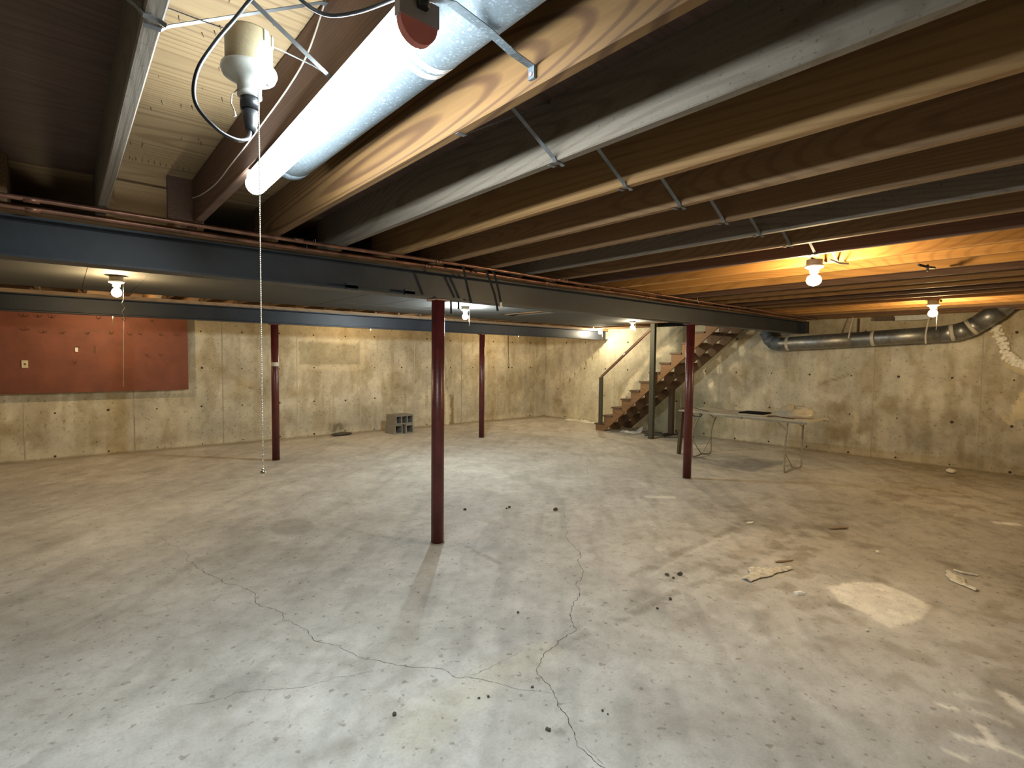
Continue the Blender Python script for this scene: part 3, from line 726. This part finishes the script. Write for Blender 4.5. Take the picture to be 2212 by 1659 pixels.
m = MB(); m.lathe([(.056, 2.306), (.062, 2.303), (.0635, 2.295), (.059, 2.284), (.044, 2.276), (.031, 2.268), (.0275, 2.260), (.0270, 2.250), (.0245, 2.2485), (.0245, 2.245), (.0275, 2.243), (.0275, 2.236), (.022, 2.233)], (LX, LY, 0), 36); m.obj('porcelain_base', 'porcelain', t)
m = MB(); m.sphere((LX + .040, LY - .012, 2.282), .016, 12, 8, (1, .8, .7)); m.obj('switch_housing', 'porcelain', t)
m = MB(); m.tube([(LX - .027, LY - .005, 2.245), (LX - .042, LY - .01, 2.225), (LX - .044, LY - .01, 2.205), (LX - .038, LY - .01, 2.192), (LX - .034, LY - .01, 2.178), (LX - .040, LY - .01, 2.176)], .0017, 6); m.obj('wire_hook', 'chain', t)
m = MB(); chain_mesh(m, .372, 1.388, 2.262, 1.318); m.obj('pull_chain', 'chain', t)
m = MB(); m.sphere((.372, 1.388, 1.310), .0072, 16, 10); m.lathe([(.002, 1.314), (.0045, 1.318), (.002, 1.322)], (.372, 1.388, 0), 10); m.obj('chain_ball', 'chain', t)
m = MB(); m.strip([(.176, 1.50, 2.412), (.20, 1.497, 2.416), (.27, 1.475, 2.404), (LX, 1.455, 2.396), (.45, 1.475, 2.404), (.55, 1.51, 2.414), (.583, 1.525, 2.415)], .024, .002, (0, 1, .5))
tag(m.obj('hanger_bar', 'strap'), 'dark flat bar between joists holding the beige lamp box', 'bracket')
# adapter plug and cord
t2 = thing('power_cord', 'black cord looping from the porcelain lampholder to the strip light', 'cord', (LX, LY, 2.2))
m = MB(); m.lathe([(.021, 2.236), (.022, 2.222), (.021, 2.205)], (LX, LY, 0), 20); m.obj('screw_adapter', 'black', t2)
m = MB(); m.tube([(LX, LY, 2.206), (LX + .001, LY, 2.185), (LX + .001, LY - .002, 2.162), (LX - .002, LY - .006, 2.150)], .016, 14, rs=[.0185, .0175, .014, .010]); m.obj('plug', 'blackbox', t2)
def cr(P, n=8):
    P = [Vector(p) for p in P]; o = []
    for i in range(len(P) - 1):
        a, b, c, d = P[max(i - 1, 0)], P[i], P[i + 1], P[min(i + 2, len(P) - 1)]
        for k in range(n):
            u = k / n; o.append(.5 * ((2 * b) + (c - a) * u + (2 * a - 5 * b + 4 * c - d) * u * u + (3 * b - a - 3 * c + d) * u ** 3))
    return o + [P[-1]]
cordp = cr([(LX - .002, LY - .008, 2.152), (.345, 1.38, 2.118), (.305, 1.32, 2.087), (.262, 1.30, 2.093), (.224, 1.30, 2.135), (.228, 1.30, 2.200), (.262, 1.30, 2.272), (.300, 1.30, 2.335), (.33, 1.29, 2.385), (.355, 1.22, 2.420), (.36, 1.15, 2.385), (.385, 1.145, 2.345), (.44, 1.14, 2.330), (.49, 1.09, 2.332), (.54, 1.01, 2.342), (.565, .970, 2.345), (.578, .962, 2.33), (.578, .968, 2.322)])
m = MB(); m.tube(cordp, .0042, 8); m.obj('cord', 'black', t2)
m = MB(); m.lathe([(.012, 2.318), (.014, 2.33), (.010, 2.336)], (.578, .968, 0), 12); m.obj('strain_relief', 'black', t2)
# thin wire on the brown joist
m = MB(); m.tube(cr([(.582, 1.50, 2.60), (.581, 1.70, 2.50), (.58, 2.17, 2.46), (.581, 2.6, 2.445), (.58, 2.88, 2.434), (.578, 3.2, 2.455), (.58, 3.5, 2.50), (.58, 3.7, 2.53)]), .003, 6)
tag(m.obj('wire', 'tape'), 'thin pale wire drooping along the brown joist beside the strip light', 'wire')

def lamp(x, y, zb, label, bulb='bulbwarm', r=.040, chain=None, ztop=ZJ, box=True):
    t = thing('bulb_light', label, 'ceiling light', (x, y, zb))
    zt = zb + .108
    m = MB(); m.lathe([(.054, zt + .002), (.055, zt + .010), (.055, ztop - .001 + (.0 if box else -.012)), (.05, ztop + (.0 if box else -.012))], (x, y, 0), 24); m.obj('junction_box', 'beige', t)
    m = MB(); m.lathe([(.056, zt + .003), (.065, zt), (.066, zt - .008), (.058, zt - .018), (.036, zt - .028), (.030, zt - .040), (.030, zt - .055), (.020, zt - .057)], (x, y, 0), 28); m.obj('porcelain_base', 'porcelain', t)
    m = MB(); m.lathe([(.019, zt - .05), (.019, zt - .066), (.017, zt - .072)], (x, y, 0), 16); m.obj('bulb_collar', 'whitemetal', t)
    kk = math.ceil((x - 1.056) / JP); xa, xb = 1.056 + JP * (kk - 1), 1.056 + JP * kk - JW
    if box and xa < x < xb:
        m = MB(); m.box(xa + .001, xb - .001, y - .012, y + .012, ZJ + .004, ZJ + .007); m.obj('hanger_bar', 'strap', t)
    k = r / .04
    m = MB(); m.lathe([(.016, zt - .060), (.022, zb + .038), (.033 * k, zb + .025), (.039 * k, zb + .008), (.040 * k, zb - .006), (.036 * k, zb - .022), (.026 * k, zb - .034), (.010 * k, zb - .041)], (x, y, 0), 20); m.obj('bulb', bulb, t)
    if chain:
        m = MB()
        if chain < 0:
            z1 = -chain
            P = [(x + .05, y - .03, zt - .02), (x + .048, y - .03, zb - .06), (x + .035, y - .03, zb - .10), (x + .055, y - .03, zb - .14), (x + .035, y - .03, zb - .18), (x + .048, y - .03, zb - .22), (x + .045, y - .03, zb - .3), (x + .03, y - .03, z1)]
            m.tube(cr(P), .0022, 5)
        else: m.tube([(x + .05, y - .03, zt - .02), (x + .05, y - .03, chain + .03), (x + .05, y - .03, chain)], .003, 5, rs=[.003, .003, .007])
        m.obj('pull_chain', 'chain', t)
    return t
lamp(4.256, 1.53, 2.210, 'glowing warm bulb, largest, hung low from the joists at right', r=.05)
lamp(7.978, 1.53, 2.201, 'glowing warm bulb above the wall duct at far right', r=.047, chain=2.0)
lamp(.393, 6.2, 2.189, 'glowing warm bulb at left with wavy hanging string', r=.04, chain=-1.3, box=False)
lamp(4.408, 6.2, 2.204, 'cool white glowing bulb just right of the nearest red column', 'bulbcool', chain=2.07, box=False)
lamp(8.35, 6.2, 2.228, 'small glowing bulb left of the stair handrail top', 'bulbwhite', chain=2.10, box=False)
lamp(9.78, 8.20, 2.262, 'small glowing bulb at the right end of the far beam', 'bulbwhite', chain=2.0)
lamp(.50, 9.5, 2.20, 'bulb behind the far beam in front of the rust-red board', 'bulbhid', chain=2.02)
lamp(4.46, 9.5, 2.20, 'bulb behind the far beam above the walled-up window patch', 'bulbhid', chain=2.05)
lamp(8.25, 9.5, 2.20, 'bulb behind the far beam near the hanging cord', 'bulbhid', chain=2.04)
# V shaped bridging feet and little fixtures near the big bulb
m = MB(); m.tube([(4.30, 1.44, ZJ - .008), (4.40, 1.42, ZJ - .02), (4.55, 1.40, ZJ - .012)], .008, 6); tag(m.obj('cable_clamp', 'strap'), 'short grey cable end lying under the joists right of the largest bulb', 'clamp')
m = MB(); m.tube(cr([(4.95, 1.05, ZJ - .012), (5.05, 1.02, ZJ - .02), (5.2, 1.0, ZJ - .012)]), .009, 6); m.tube([(5.08, 1.02, ZJ), (5.08, 1.02, ZJ - .05)], .008, 6)
tag(m.obj('pipe_hook', 'black'), 'small black hook under the joists between the two warm bulbs', 'hook')
m = MB(); m.tube(cr([(5.79, 3.36, ZJ + .01), (5.79, 3.36, ZJ - .03), (5.805, 3.35, ZJ - .05), (5.79, 3.34, ZJ - .065), (5.775, 3.345, ZJ - .05)]), .003, 6)
tag(m.obj('screw_hook', 'chain'), 'small metal screw hook under a joist above the near beam', 'hook')

# ------------------------------------------------------------------ rust-red board on the far wall
t = thing('hook_board', 'rust-red painted board with dark hooks fixed to far wall', 'board', (-.7, 10.5, 1.0))
m = MB(); m.box(X0 + .1, 1.625, 10.485, 10.505, 1.02, 2.26); m.obj('board', 'panelred', t)
for z in (1.15, 2.1):
    m = MB(); m.box(X0 + .15, 1.45, 10.506, Y1 - .001, z - .03, z + .03); m.obj('batten', 'pineX', t)
hk = [(-.393, 1.956, 0), (-.192, 1.931, 0), (.006, 1.925, 0), (.300, 1.929, 0), (.573, 1.947, 0), (.810, 1.935, 0), (.956, 1.94, 0), (1.226, 1.943, 0), (1.442, 1.951, 0), (-.398, 2.151, 1), (-.248, 2.153, 1), (-.104, 2.155, 1), (.434, 2.165, 1), (.742, 2.16, 1), (1.11, 2.158, 1), (.136, 1.479, 0), (1.036, 1.603, 0), (1.227, 1.605, 0)]
m = MB()
m.tube([(0, 0, 0), (0, -.05, -.004)], .004, 6)
for s in (-1, 1): m.tube([(0, -.045, -.004), (s * .016, -.058, .012), (s * .024, -.06, .034)], .0038, 6)
hm = m.mesh('hook', M['hook'])
for i, (x, z, _) in enumerate(hk):
    o = link('hook', hm, t); o.location = (x, 10.485, z); o.rotation_euler = (0, random.uniform(-.3, .3), 0)
m = MB(); m.bar((.379, 10.479, 1.74), (.372, 10.479, 1.63), .018, .012, up=(0, 1, 0)); m.obj('metal_catch', 'hook', t)
m = MB(); m.box(-.47, -.40, 10.472, 10.486, 1.40, 1.51); o = tag(m.obj('wall_outlet', 'olive'), 'ivory outlet plate on the left part of the rust-red board', 'outlet')
m = MB(); m.tube([(-.435, 10.473, 1.455), (-.435, 10.469, 1.455)], .014, 12); m.obj('socket_face', 'hook', o)
m = MB(); m.box(.135, .17, 10.468, 10.486, 1.645, 1.71); o = tag(m.obj('light_switch', 'whitemetal'), 'small white block on the rust-red board below the bulb', 'switch')
m = MB(); m.box(.14, .20, 10.470, 10.4855, 1.712, 1.73); m.obj('switch_top', 'hook', o)

# hanging cord on the far wall
m = MB(); m.tube([(8.845, 10.5, ZJ), (8.85, 10.5, 2.0), (8.868, 10.5, 1.49)], .006, 6); o = tag(m.obj('power_cord', 'black'), 'thin dark cord with loop end hanging before the far wall', 'cord')
m = MB(); m.tube(cr([(8.868, 10.5, 1.49), (8.845, 10.5, 1.45), (8.86, 10.5, 1.40), (8.89, 10.5, 1.44), (8.868, 10.5, 1.49)]), .005, 6); m.sphere((8.868, 10.5, 1.38), .02, 8, 6); m.obj('plug', 'blackbox', o)

# ------------------------------------------------------------------ concrete blocks
def cblock(x, y, z, w, d, h, cells, label, rot=0):
    """block lying with its cored face to the viewer (-y): w wide, h high, d deep"""
    t = thing('concrete_block', label, 'block', (x, y, z), 'concrete blocks stacked by the far wall')
    cw = .026; m = MB()
    def bx(a, b, c, e): m.box(a, b, -d / 2, d / 2, c, e)
    bx(-w / 2, w / 2, 0, cw * 1.15); bx(-w / 2, w / 2, h - cw * 1.15, h)
    n = cells; cell = (w - cw * (n + 1)) / n
    for i in range(n + 1):
        a = -w / 2 + i * (cell + cw); bx(a, a + cw, cw * 1.15, h - cw * 1.15)
    m.box(-w / 2 + .01, w / 2 - .01, d / 2 - .03, d / 2 - .005, .01, h - .01)
    R = Matrix.Rotation(rot, 3, 'Z'); m.v = [tuple(R @ Vector(p) + Vector((x, y, z))) for p in m.v]
    m.obj('block_body', 'block', t); return t
cblock(5.29, 10.02, .0005, .20, .36, .20, 1, 'left grey concrete block of the lower pair by the far wall', .10)
cblock(5.545, 10.00, .0005, .19, .36, .20, 1, 'right grey concrete block of the lower pair by the far wall', .06)
cblock(5.425, 10.01, .201, .44, .36, .20, 3, 'topmost grey concrete block showing three cores by the far wall', .08)

# ------------------------------------------------------------------ stairs along the right wall
RUN, RISE = .2395, .1990
XS0, XS1 = 9.20, 10.22
t = thing('staircase', 'wooden open-riser staircase rising along the right wall', 'stairs', (9.7, 7.5, 0))
def nose(n): return 7.82 - RUN * n, .17 + RISE * n
NT = 13
def stringer(x0, x1, ext=0.):
    pts = []
    for n in range(NT):
        y, z = nose(n); y -= .025; z -= .035
        pts += [(y, z - (RISE if n else z)), (y, z)]
    ye, ze = nose(NT - 1); pts.append((ye - .025 - RUN, ze - .035))
    yl = ye - .025 - RUN; pts.append((yl, .84 * (7.559 - yl))); pts.append((7.559, 0.0))
    return MB().prism(pts, 'X', x0, x1)
stringer(XS0, XS0 + .04).obj('stringer', 'stairwood', t)
stringer(9.70, 9.74).obj('stringer', 'treadwood', t)
stringer(XS1 - .04, XS1).obj('stringer', 'treadwood', t)
for n in range(NT):
    y, z = nose(n); m = MB(); c = .006
    m.prism([(y, z - .035 + c), (y - c, z - .035), (y - RUN - .012, z - .035), (y - RUN - .012, z), (y - c, z), (y, z - c)], 'X', XS0 - .02, XS1); m.obj('tread', 'treadwood', t)
t = thing('handrail', 'wooden handrail sloping up from a newel post on the stairs', 'handrail', (9.18, 7.6, .17))
m = MB(); m.box(9.135, 9.175, 7.575, 7.665, .172, 1.215); m.obj('newel_post', 'postwood', t)
m = MB(); m.bar((9.155, 7.62, 1.22), (9.155, 6.30, 2.27), .04, .045); m.obj('rail', 'rail', t)
m = MB(); m.bar((9.155, 7.02, 1.72), (9.155, 6.97, 1.76), .044, .05); m.obj('tape_wrap', 'whitemetal', t)
m = MB(); m.box(9.06, 9.13, 6.185, 6.285, .0005, 2.345); tag(m.obj('wooden_post', 'postwood'), 'tall grey-green wooden post standing against the staircase side', 'post')
m = MB(); m.box(9.98, 10.07, 6.32, 6.42, .0005, 1.0); tag(m.obj('wooden_post', 'darkpost'), 'dark wooden post beneath the staircase near the wall', 'post')
# paper and cable under the stairs
m = MB(); P = []
for i in range(7):
    for j in range(5):
        P.append((9.42 + .05 * i + .01 * math.sin(j * 2), 7.28 - .10 * j,   .004 + .15 * max(0, math.sin(i * .9 + j * .5)) * (i / 6)))
m.add(P, [(i * 5 + j, i * 5 + j + 1, i * 5 + j + 6, i * 5 + j + 5) for i in range(6) for j in range(4)], True)
o = m.obj('paper_sheet', 'paper'); md = o.modifiers.new('s', 'SOLIDIFY'); md.thickness = .002
tag(o, 'crumpled white paper sheet on floor under the staircase foot', 'paper')
m = MB(); rr = random.Random(5); P = []
for i in range(16): P.append((9.55 + .3 * math.sin(i * 1.3) + .05 * i / 4, 6.62 - .05 * i + .12 * math.cos(i * 1.9), .012 + .02 * abs(math.sin(i))))
m.tube(cr(P, 5), .009, 6); tag(m.obj('cable_tangle', 'black'), 'dark cable tangled on the floor under the staircase', 'cable')
m = MB()
for i in range(9):
    m.sphere((10.16 + .03 * math.sin(i * 3), 8.2 + .16 * i, .0), .05 + .02 * (i % 3), 8, 6, (1.1, 1.9, .45 + .2 * (i % 2)))
tag(m.obj('plaster_rubble', 'foam'), 'pale crumbled plaster along the wall foot left of the stairs', 'rubble')

# ------------------------------------------------------------------ folding table and what lies on it
t = thing('folding_table', 'long folding table with tan top against the right wall', 'table', (8.1, 3.75, 0))
TX0, TX1, TY0, TY1, TZ = 7.70, 8.46, 2.77, 4.76, .79
m = MB(); m.box(TX0, TX1, TY0, (TY0 + TY1) / 2 - .002, TZ - .022, TZ); m.obj('tabletop_half', 'tabletop', t)
m = MB(); m.box(TX0, TX1, (TY0 + TY1) / 2 + .002, TY1, TZ - .022, TZ); m.obj('tabletop_half', 'tabletop', t)
m = MB(); m.box(TX0 + .01, TX0 + .03, TY0 + .03, TY1 - .6, TZ - .05, TZ - .022); m.box(TX1 - .03, TX1 - .01, TY0 + .03, TY1 - .03, TZ - .05, TZ - .022); m.obj('apron', 'tableedge', t)
m = MB(); m.box(TX0 - .004, TX0 + .03, 3.70, 3.83, TZ - .045, TZ - .018); m.obj('hinge_cover', 'tableedge', t)
m = MB(); m.tube(cr([(TX0 - .005, 4.33, TZ - .03), (TX0 - .02, 4.34, TZ - .055), (TX0 - .02, 4.36, TZ - .075), (TX0 - .02, 4.47, TZ - .075), (TX0 - .02, 4.49, TZ - .055), (TX0 - .005, 4.50, TZ - .03)]), .009, 8); m.obj('carry_handle', 'black', t)
def legframe(y, lean):
    fr = thing('x', '', ''); bpy.data.objects.remove(fr)
    xa, xb = 7.80, 8.40
    for s, xx in ((1, xa), (-1, xb)):
        m = MB(); m.tube(cr([(xx + .015 * s, y + lean, TZ - .03), (xx, y, .42), (xx - .005 * s, y, .08), (xx + .02 * s, y, .028), (xx + .10 * s, y, .022), ((xa + xb) / 2, y, .045)], 5), .0125, 8); m.obj('leg', 'legmetal', t)
        m = MB(); m.tube([(xx + .005 * s, y, .30), ((xa + xb) / 2 - .02 * s, y, .05)], .007, 6); m.obj('leg_brace', 'legmetal', t)
        m = MB(); m.tube([(xx + .01 * s, y + lean * .7, .62), (xx + .01 * s, y + (.22 if lean > 0 else .16) * (1 if y < 3.7 else 1), TZ - .03)], .006, 6); m.obj('folding_stay', 'legmetal', t)
legframe(3.10, -.02); legframe(4.55, -.12)
m = MB(); m.bar((8.02, 4.93, .0), (8.055, 4.90, .80), .075, .04, up=(0, 1, 0)); tag(m.obj('wooden_prop', 'darkpost'), 'dark brown timber prop at the left end of the table', 'post')
# black folder with papers
o = thing('folder', 'black folder with pale pages lying mid-table', 'folder', (8.0, 3.65, TZ))
m = MB(); m.box(7.93, 8.27, 3.50, 3.86, TZ + .012, TZ + .030, .06); m.obj('cover', 'hookblack', o)
m = MB(); m.box(7.80, 8.14, 3.44, 3.80, TZ + .001, TZ + .012, -.05); m.obj('pages', 'tape', o)
# plastic bundle
m = MB(); rr = random.Random(11); nu, nv = 26, 14; vs = []
for i in range(nv + 1):
    for j in range(nu):
        a = 2 * PI * j / nu; b = PI * i / nv * .5
        r = 1 + .16 * math.sin(5 * a + 3 * b) * math.sin(b * 2) + rr.uniform(-.12, .12)
        vs.append((8.12 + .20 * r * math.sin(b) * math.cos(a), 3.12 + .26 * r * math.sin(b) * math.sin(a), TZ + .001 + max(0, .150 * math.cos(b) * (r + .12 * math.sin(3 * a)))))
m.add(vs, [(i * nu + j, (i + 1) * nu + j, (i + 1) * nu + (j + 1) % nu, i * nu + (j + 1) % nu) for i in range(nv) for j in range(nu)], True)
m.add(vs[-nu:], [tuple(range(nu))]); tag(m.obj('plastic_bundle', 'plastic'), 'shiny crumpled clear plastic bundle on the right table half', 'bundle')
m = MB(); m.tube(cr([(7.80, 3.37, TZ + .008), (7.83, 3.32, TZ + .012), (7.84, 3.26, TZ + .02), (7.84, 3.15, TZ + .01), (7.83, 3.0, TZ + .008)]), .007, 6); tag(m.obj('dark_strip', 'hook'), 'dark strip lying in front of the plastic bundle on the table', 'strip')
m = MB(); m.tube(cr([(8.0, 4.7, TZ + .03), (7.95, 4.55, TZ + .02), (7.9, 4.4, TZ + .006), (7.85, 4.3, TZ + .006)]), .005, 6); tag(m.obj('thin_rod', 'black'), 'thin dark rod lying on the left end of the table', 'rod')

# ------------------------------------------------------------------ wall duct at right
t = thing('wall_duct', 'round galvanised duct running along the right wall with elbow', 'duct', (10.12, 2.8, 1.9))
XD, RD = 10.13, .125
P0, P1 = Vector((XD, 4.18, 1.925)), Vector((XD, 1.80, 2.045))
m = MB(); m.tube([P0, (P0 + P1) / 2], RD, 28); m.obj('duct_section', 'galvdark', t)
m = MB(); m.tube([(P0 + P1) / 2 + Vector((0, .03, 0)), P1], RD - .002, 28); m.obj('duct_section', 'galvdark', t)
el = [P1 + Vector((0, .02, 0)), Vector((XD, 1.66, 2.062)), Vector((XD, 1.52, 2.11)), Vector((XD, 1.40, 2.19)), Vector((XD, 1.20, 2.355))]
for i in range(4):
    a, b = el[i], el[i + 1]; d = (b - a).normalized() * .012
    m = MB(); m.tube([a - d, b + d], RD + (.002 if i % 2 else .0), 28); m.obj('elbow_gore', 'galvdark', t)
m = MB(); m.tube([el[-1], Vector((XD, 1.08, 2.46)), Vector((XD, .98, 2.545))], RD + .003, 28, rs=[RD, RD - .02, RD - .05]); m.obj('duct_boot', 'galvdark', t)
ell = [P0 + Vector((0, -.02, 0)), Vector((XD, 4.30, 1.95)), Vector((XD, 4.39, 2.03)), Vector((XD - .02, 4.44, 2.15)), Vector((XD - .03, 4.46, 2.33))]
for i in range(4):
    a, b = ell[i], ell[i + 1]; d = (b - a).normalized() * .012
    m = MB(); m.tube([a - d, b + d], RD - .01 * i, 24); m.obj('elbow_gore', 'galv', t)
for y, ti in ((4.03, 0), (2.70, 0), (1.69, .12)):
    z = P0.z + (P0.y - y) / (P0.y - P1.y) * (P1.z - P0.z) if y > 1.8 else 2.058
    m = MB(); m.tube([(XD, y + .025, z - .002), (XD, y - .025, z + .002 + ti * .05)], RD + .0035, 28); m.obj('joint_tape', 'tape', t)
m = MB(); m.tube([(XD, 1.50, 2.12), (XD, 1.46, 2.148)], RD + .0045, 28); m.obj('joint_tape', 'tape', t)
for y, zt in ((3.0, 2.35), (1.97, 2.35)):
    z = 2.0; m = MB(); m.strip([(XD - .02, y, ZJ - .002), (XD - .08, y + .015, 2.2), (XD - RD - .004, y + .025, 2.03), (XD - .09, y + .025, z - .10)], .022, .0018, (0, 1, 0)); m.obj('hanger_strap', 'tape', t)
m = MB(); m.box(10.275, 10.297, 2.955, 2.985, 2.11, 2.35); tag(m.obj('wall_strap', 'hook'), 'short rusty flat strap on the right wall above the duct', 'strap')
m = MB(); m.tube(cr([(10.27, 2.86, 2.12), (10.2, 2.83, 2.13), (10.18, 2.80, 2.08), (10.19, 2.80, 2.04)]), .010, 6); tag(m.obj('wall_hook', 'hook'), 'small dark curved hook just above the wall duct', 'hook')
m = MB(); m.box(10.12, 10.295, 1.98, 2.42, 2.275, 2.335); m.box(10.11, 10.295, 1.97, 2.43, 2.335, 2.350); tag(m.obj('insulation_block', 'porcelain'), 'pale rectangular block tucked at wall top beside the right bulb', 'block')
m = MB(); m.box(10.16, 10.295, 2.44, 2.72, 2.29, 2.352); tag(m.obj('timber_offcut', 'darkpost'), 'dark timber piece at wall top left of the pale block', 'timber')
# spray foam
m = MB(); rr = random.Random(21)
line = [(1.30, 2.24), (1.24, 2.14), (1.20, 2.02), (1.16, 1.90), (1.12, 1.80), (1.08, 1.71), (1.02, 1.64), (.92, 1.59), (.80, 1.55), (.66, 1.53), (.5, 1.5)]
for i in range(len(line) - 1):
    for k in range(22):
        q = rr.random(); y = line[i][0] + (line[i + 1][0] - line[i][0]) * q + rr.uniform(-.05, .05); z = line[i][1] + (line[i + 1][1] - line[i][1]) * q + rr.uniform(-.045, .045)
        r = rr.uniform(.010, .034); m.sphere((10.292, y, z), r, 7, 5, (rr.uniform(.5, 1.0), rr.uniform(.7, 1.6), rr.uniform(.6, 1.3)))
tag(m.obj('spray_foam', 'foam'), 'lumpy pale foam seam running down the wall beside the elbow', 'foam')

# ------------------------------------------------------------------ things on the floor
def rag(pts, w, label, seed):
    """flattened crumpled cloth: a pleated sheet along pts, wide in the middle"""
    rr = random.Random(seed); P = cr([Vector(p) for p in pts], 7); n = len(P); nv = 12; vs = []
    for i, p in enumerate(P):
        t = (P[min(i + 1, n - 1)] - P[max(i - 1, 0)]).normalized(); sd = Vector((-t.y, t.x, 0)); q = i / (n - 1)
        wd = w * (.30 + .95 * math.exp(-((q - .42) / .22) ** 2) + .25 * abs(math.sin(q * 9 + seed)))
        for j in range(nv + 1):
            u = j / nv - .28
            z = .007 + .014 * abs(math.sin(j * 1.25 + q * 5 + seed)) * (1 - abs(2 * j / nv - 1)) + rr.uniform(0, .004)
            vs.append(p + sd * (u * wd * 1.6 + rr.uniform(-.002, .002)) + Vector((0, 0, z - p.z)))
    m = MB(); m.add(vs, [(i * (nv + 1) + j, i * (nv + 1) + j + 1, (i + 1) * (nv + 1) + j + 1, (i + 1) * (nv + 1) + j) for i in range(n - 1) for j in range(nv)], True)
    o = m.obj('rag', 'rag'); md = o.modifiers.new('thickness', 'SOLIDIFY'); md.thickness = .005; md.offset = -1
    return tag(o, label, 'rag')
rag([(3.74, 1.71, .02), (3.86, 1.70, .03), (3.96, 1.69, .03), (4.05, 1.665, .02), (4.14, 1.63, .02), (4.23, 1.60, .02)], .075, 'twisted off-white rag on floor left of the pale patch', 1)
rag([(5.12, .82, .02), (5.05, .79, .03), (4.95, .75, .02), (4.89, .69, .015), (4.84, .61, .01)], .05, 'crumpled off-white rag on floor right of the pale patch', 2)
m = MB(); m.tube(cr([(5.19, .79, .008), (5.17, .73, .01), (5.20, .65, .006)]), .009, 6); tag(m.obj('cloth_strip', 'rag'), 'thin cloth strip beside the right rag', 'cloth')
def lump(name, mat, x, y, sx, sy, sz, label, cat, rot=0, seed=0, group=None):
    rr = random.Random(seed); m = MB(); m.sphere((0, 0, 0), 1, 8, 6)
    R = Matrix.Rotation(rot, 3, 'Z'); vs = []
    for v in m.v:
        f = 1 + .28 * math.sin(v[0] * 5 + seed) * math.cos(v[1] * 4 + seed * 2)
        p = R @ Vector((v[0] * sx * f, v[1] * sy * f, 0)); vs.append((p.x + x, p.y + y, max(-.8, v[2]) * sz * f))
    mz = min(v[2] for v in vs); m.v = [(a, b, c - mz + .0005) for a, b, c in vs]
    return tag(m.obj(name, mat), label, cat, group)
m = MB(); m.box(3.785, 3.845, 1.372, 1.408, .001, .016, -.5); m.box(3.79, 3.83, 1.378, 1.402, .016, .022, -.45); tag(m.obj('plastic_scrap', 'paper'), 'small white scrap on the floor between rag and pale patch', 'scrap')
CL = {0: 'largest dark dirt crumb, at the head of the long floor crack', 1: 'larger of two dark crumbs between the nearest column and the longest crack', 2: 'smaller of two dark crumbs between the nearest column and the longest crack',
      3: 'dark dirt crumb on floor just right of the nearest column', 4: 'dark crumb on the floor near the bottom edge, left of centre', 5: 'dark pebble near the bottom edge, left of the wide crack',
      6: 'small crumb just left of where the two long cracks meet', 11: 'dark crumb at the left of the dirt patch before the twisted rag', 12: 'biggest crumb in the dirt patch before the twisted rag', 14: 'crumb on the dark scrape line nearest the twisted rag', 16: 'crumb beside the bend of the long floor crack'}
for i, (x, y, s) in enumerate([(3.93, 3.86, .028), (3.61, 4.24, .018), (3.56, 4.23, .012), (3.19, 4.47, .018), (1.09, 2.06, .012), (1.55, 1.55, .012), (1.70, 1.81, .008), (1.83, 1.48, .007), (1.83, 1.45, .005), (1.45, 1.91, .007), (1.49, 1.89, .008), (3.38, 2.15, .016), (3.46, 2.09, .022), (3.37, 2.09, .012), (3.05, 1.91, .014), (2.87, 1.89, .01), (2.14, 2.42, .01)]):
    lump('dirt_crumb', 'pebble', x, y, s, s * .8, s * .55, CL.get(i, 'tiny dark dirt crumb scattered on the concrete floor'), 'crumb', i, i, None if i in CL else 'tiny dirt crumbs on the floor')
lump('wood_splinter', 'chip', 4.33, 1.71, .09, .012, .008, 'thin brown wood splinter behind the twisted rag', 'splinter', -.45, 3)
lump('wood_chip', 'chip', 5.62, 1.72, .10, .02, .012, 'brown bark-like chip on floor beyond the rags', 'chip', -.6, 5)
lump('mortar_chip', 'foam', 5.12, 2.34, .06, .02, .008, 'flat pale chip lying on the floor dirt beyond the splinter', 'chip', -.3, 8)
lump('mortar_chip', 'foam', 5.19, 1.29, .035, .015, .006, 'small pale chip on floor above the pale patch', 'chip', .4, 9)
lump('mortar_chip', 'foam', 9.82, 1.58, .09, .06, .03, 'pale lump on the floor at the foot of the right wall', 'chip', .2, 12)
lump('mortar_chip', 'foam', 3.60, .93, .012, .010, .006, 'tiny pale chip just in front of the pale floor patch', 'chip', .2, 14)
lump('debris_pile', 'pebble', 4.30, 10.38, .22, .08, .035, 'dark debris heap at the foot of the far wall left of the blocks', 'debris', .1, 17)
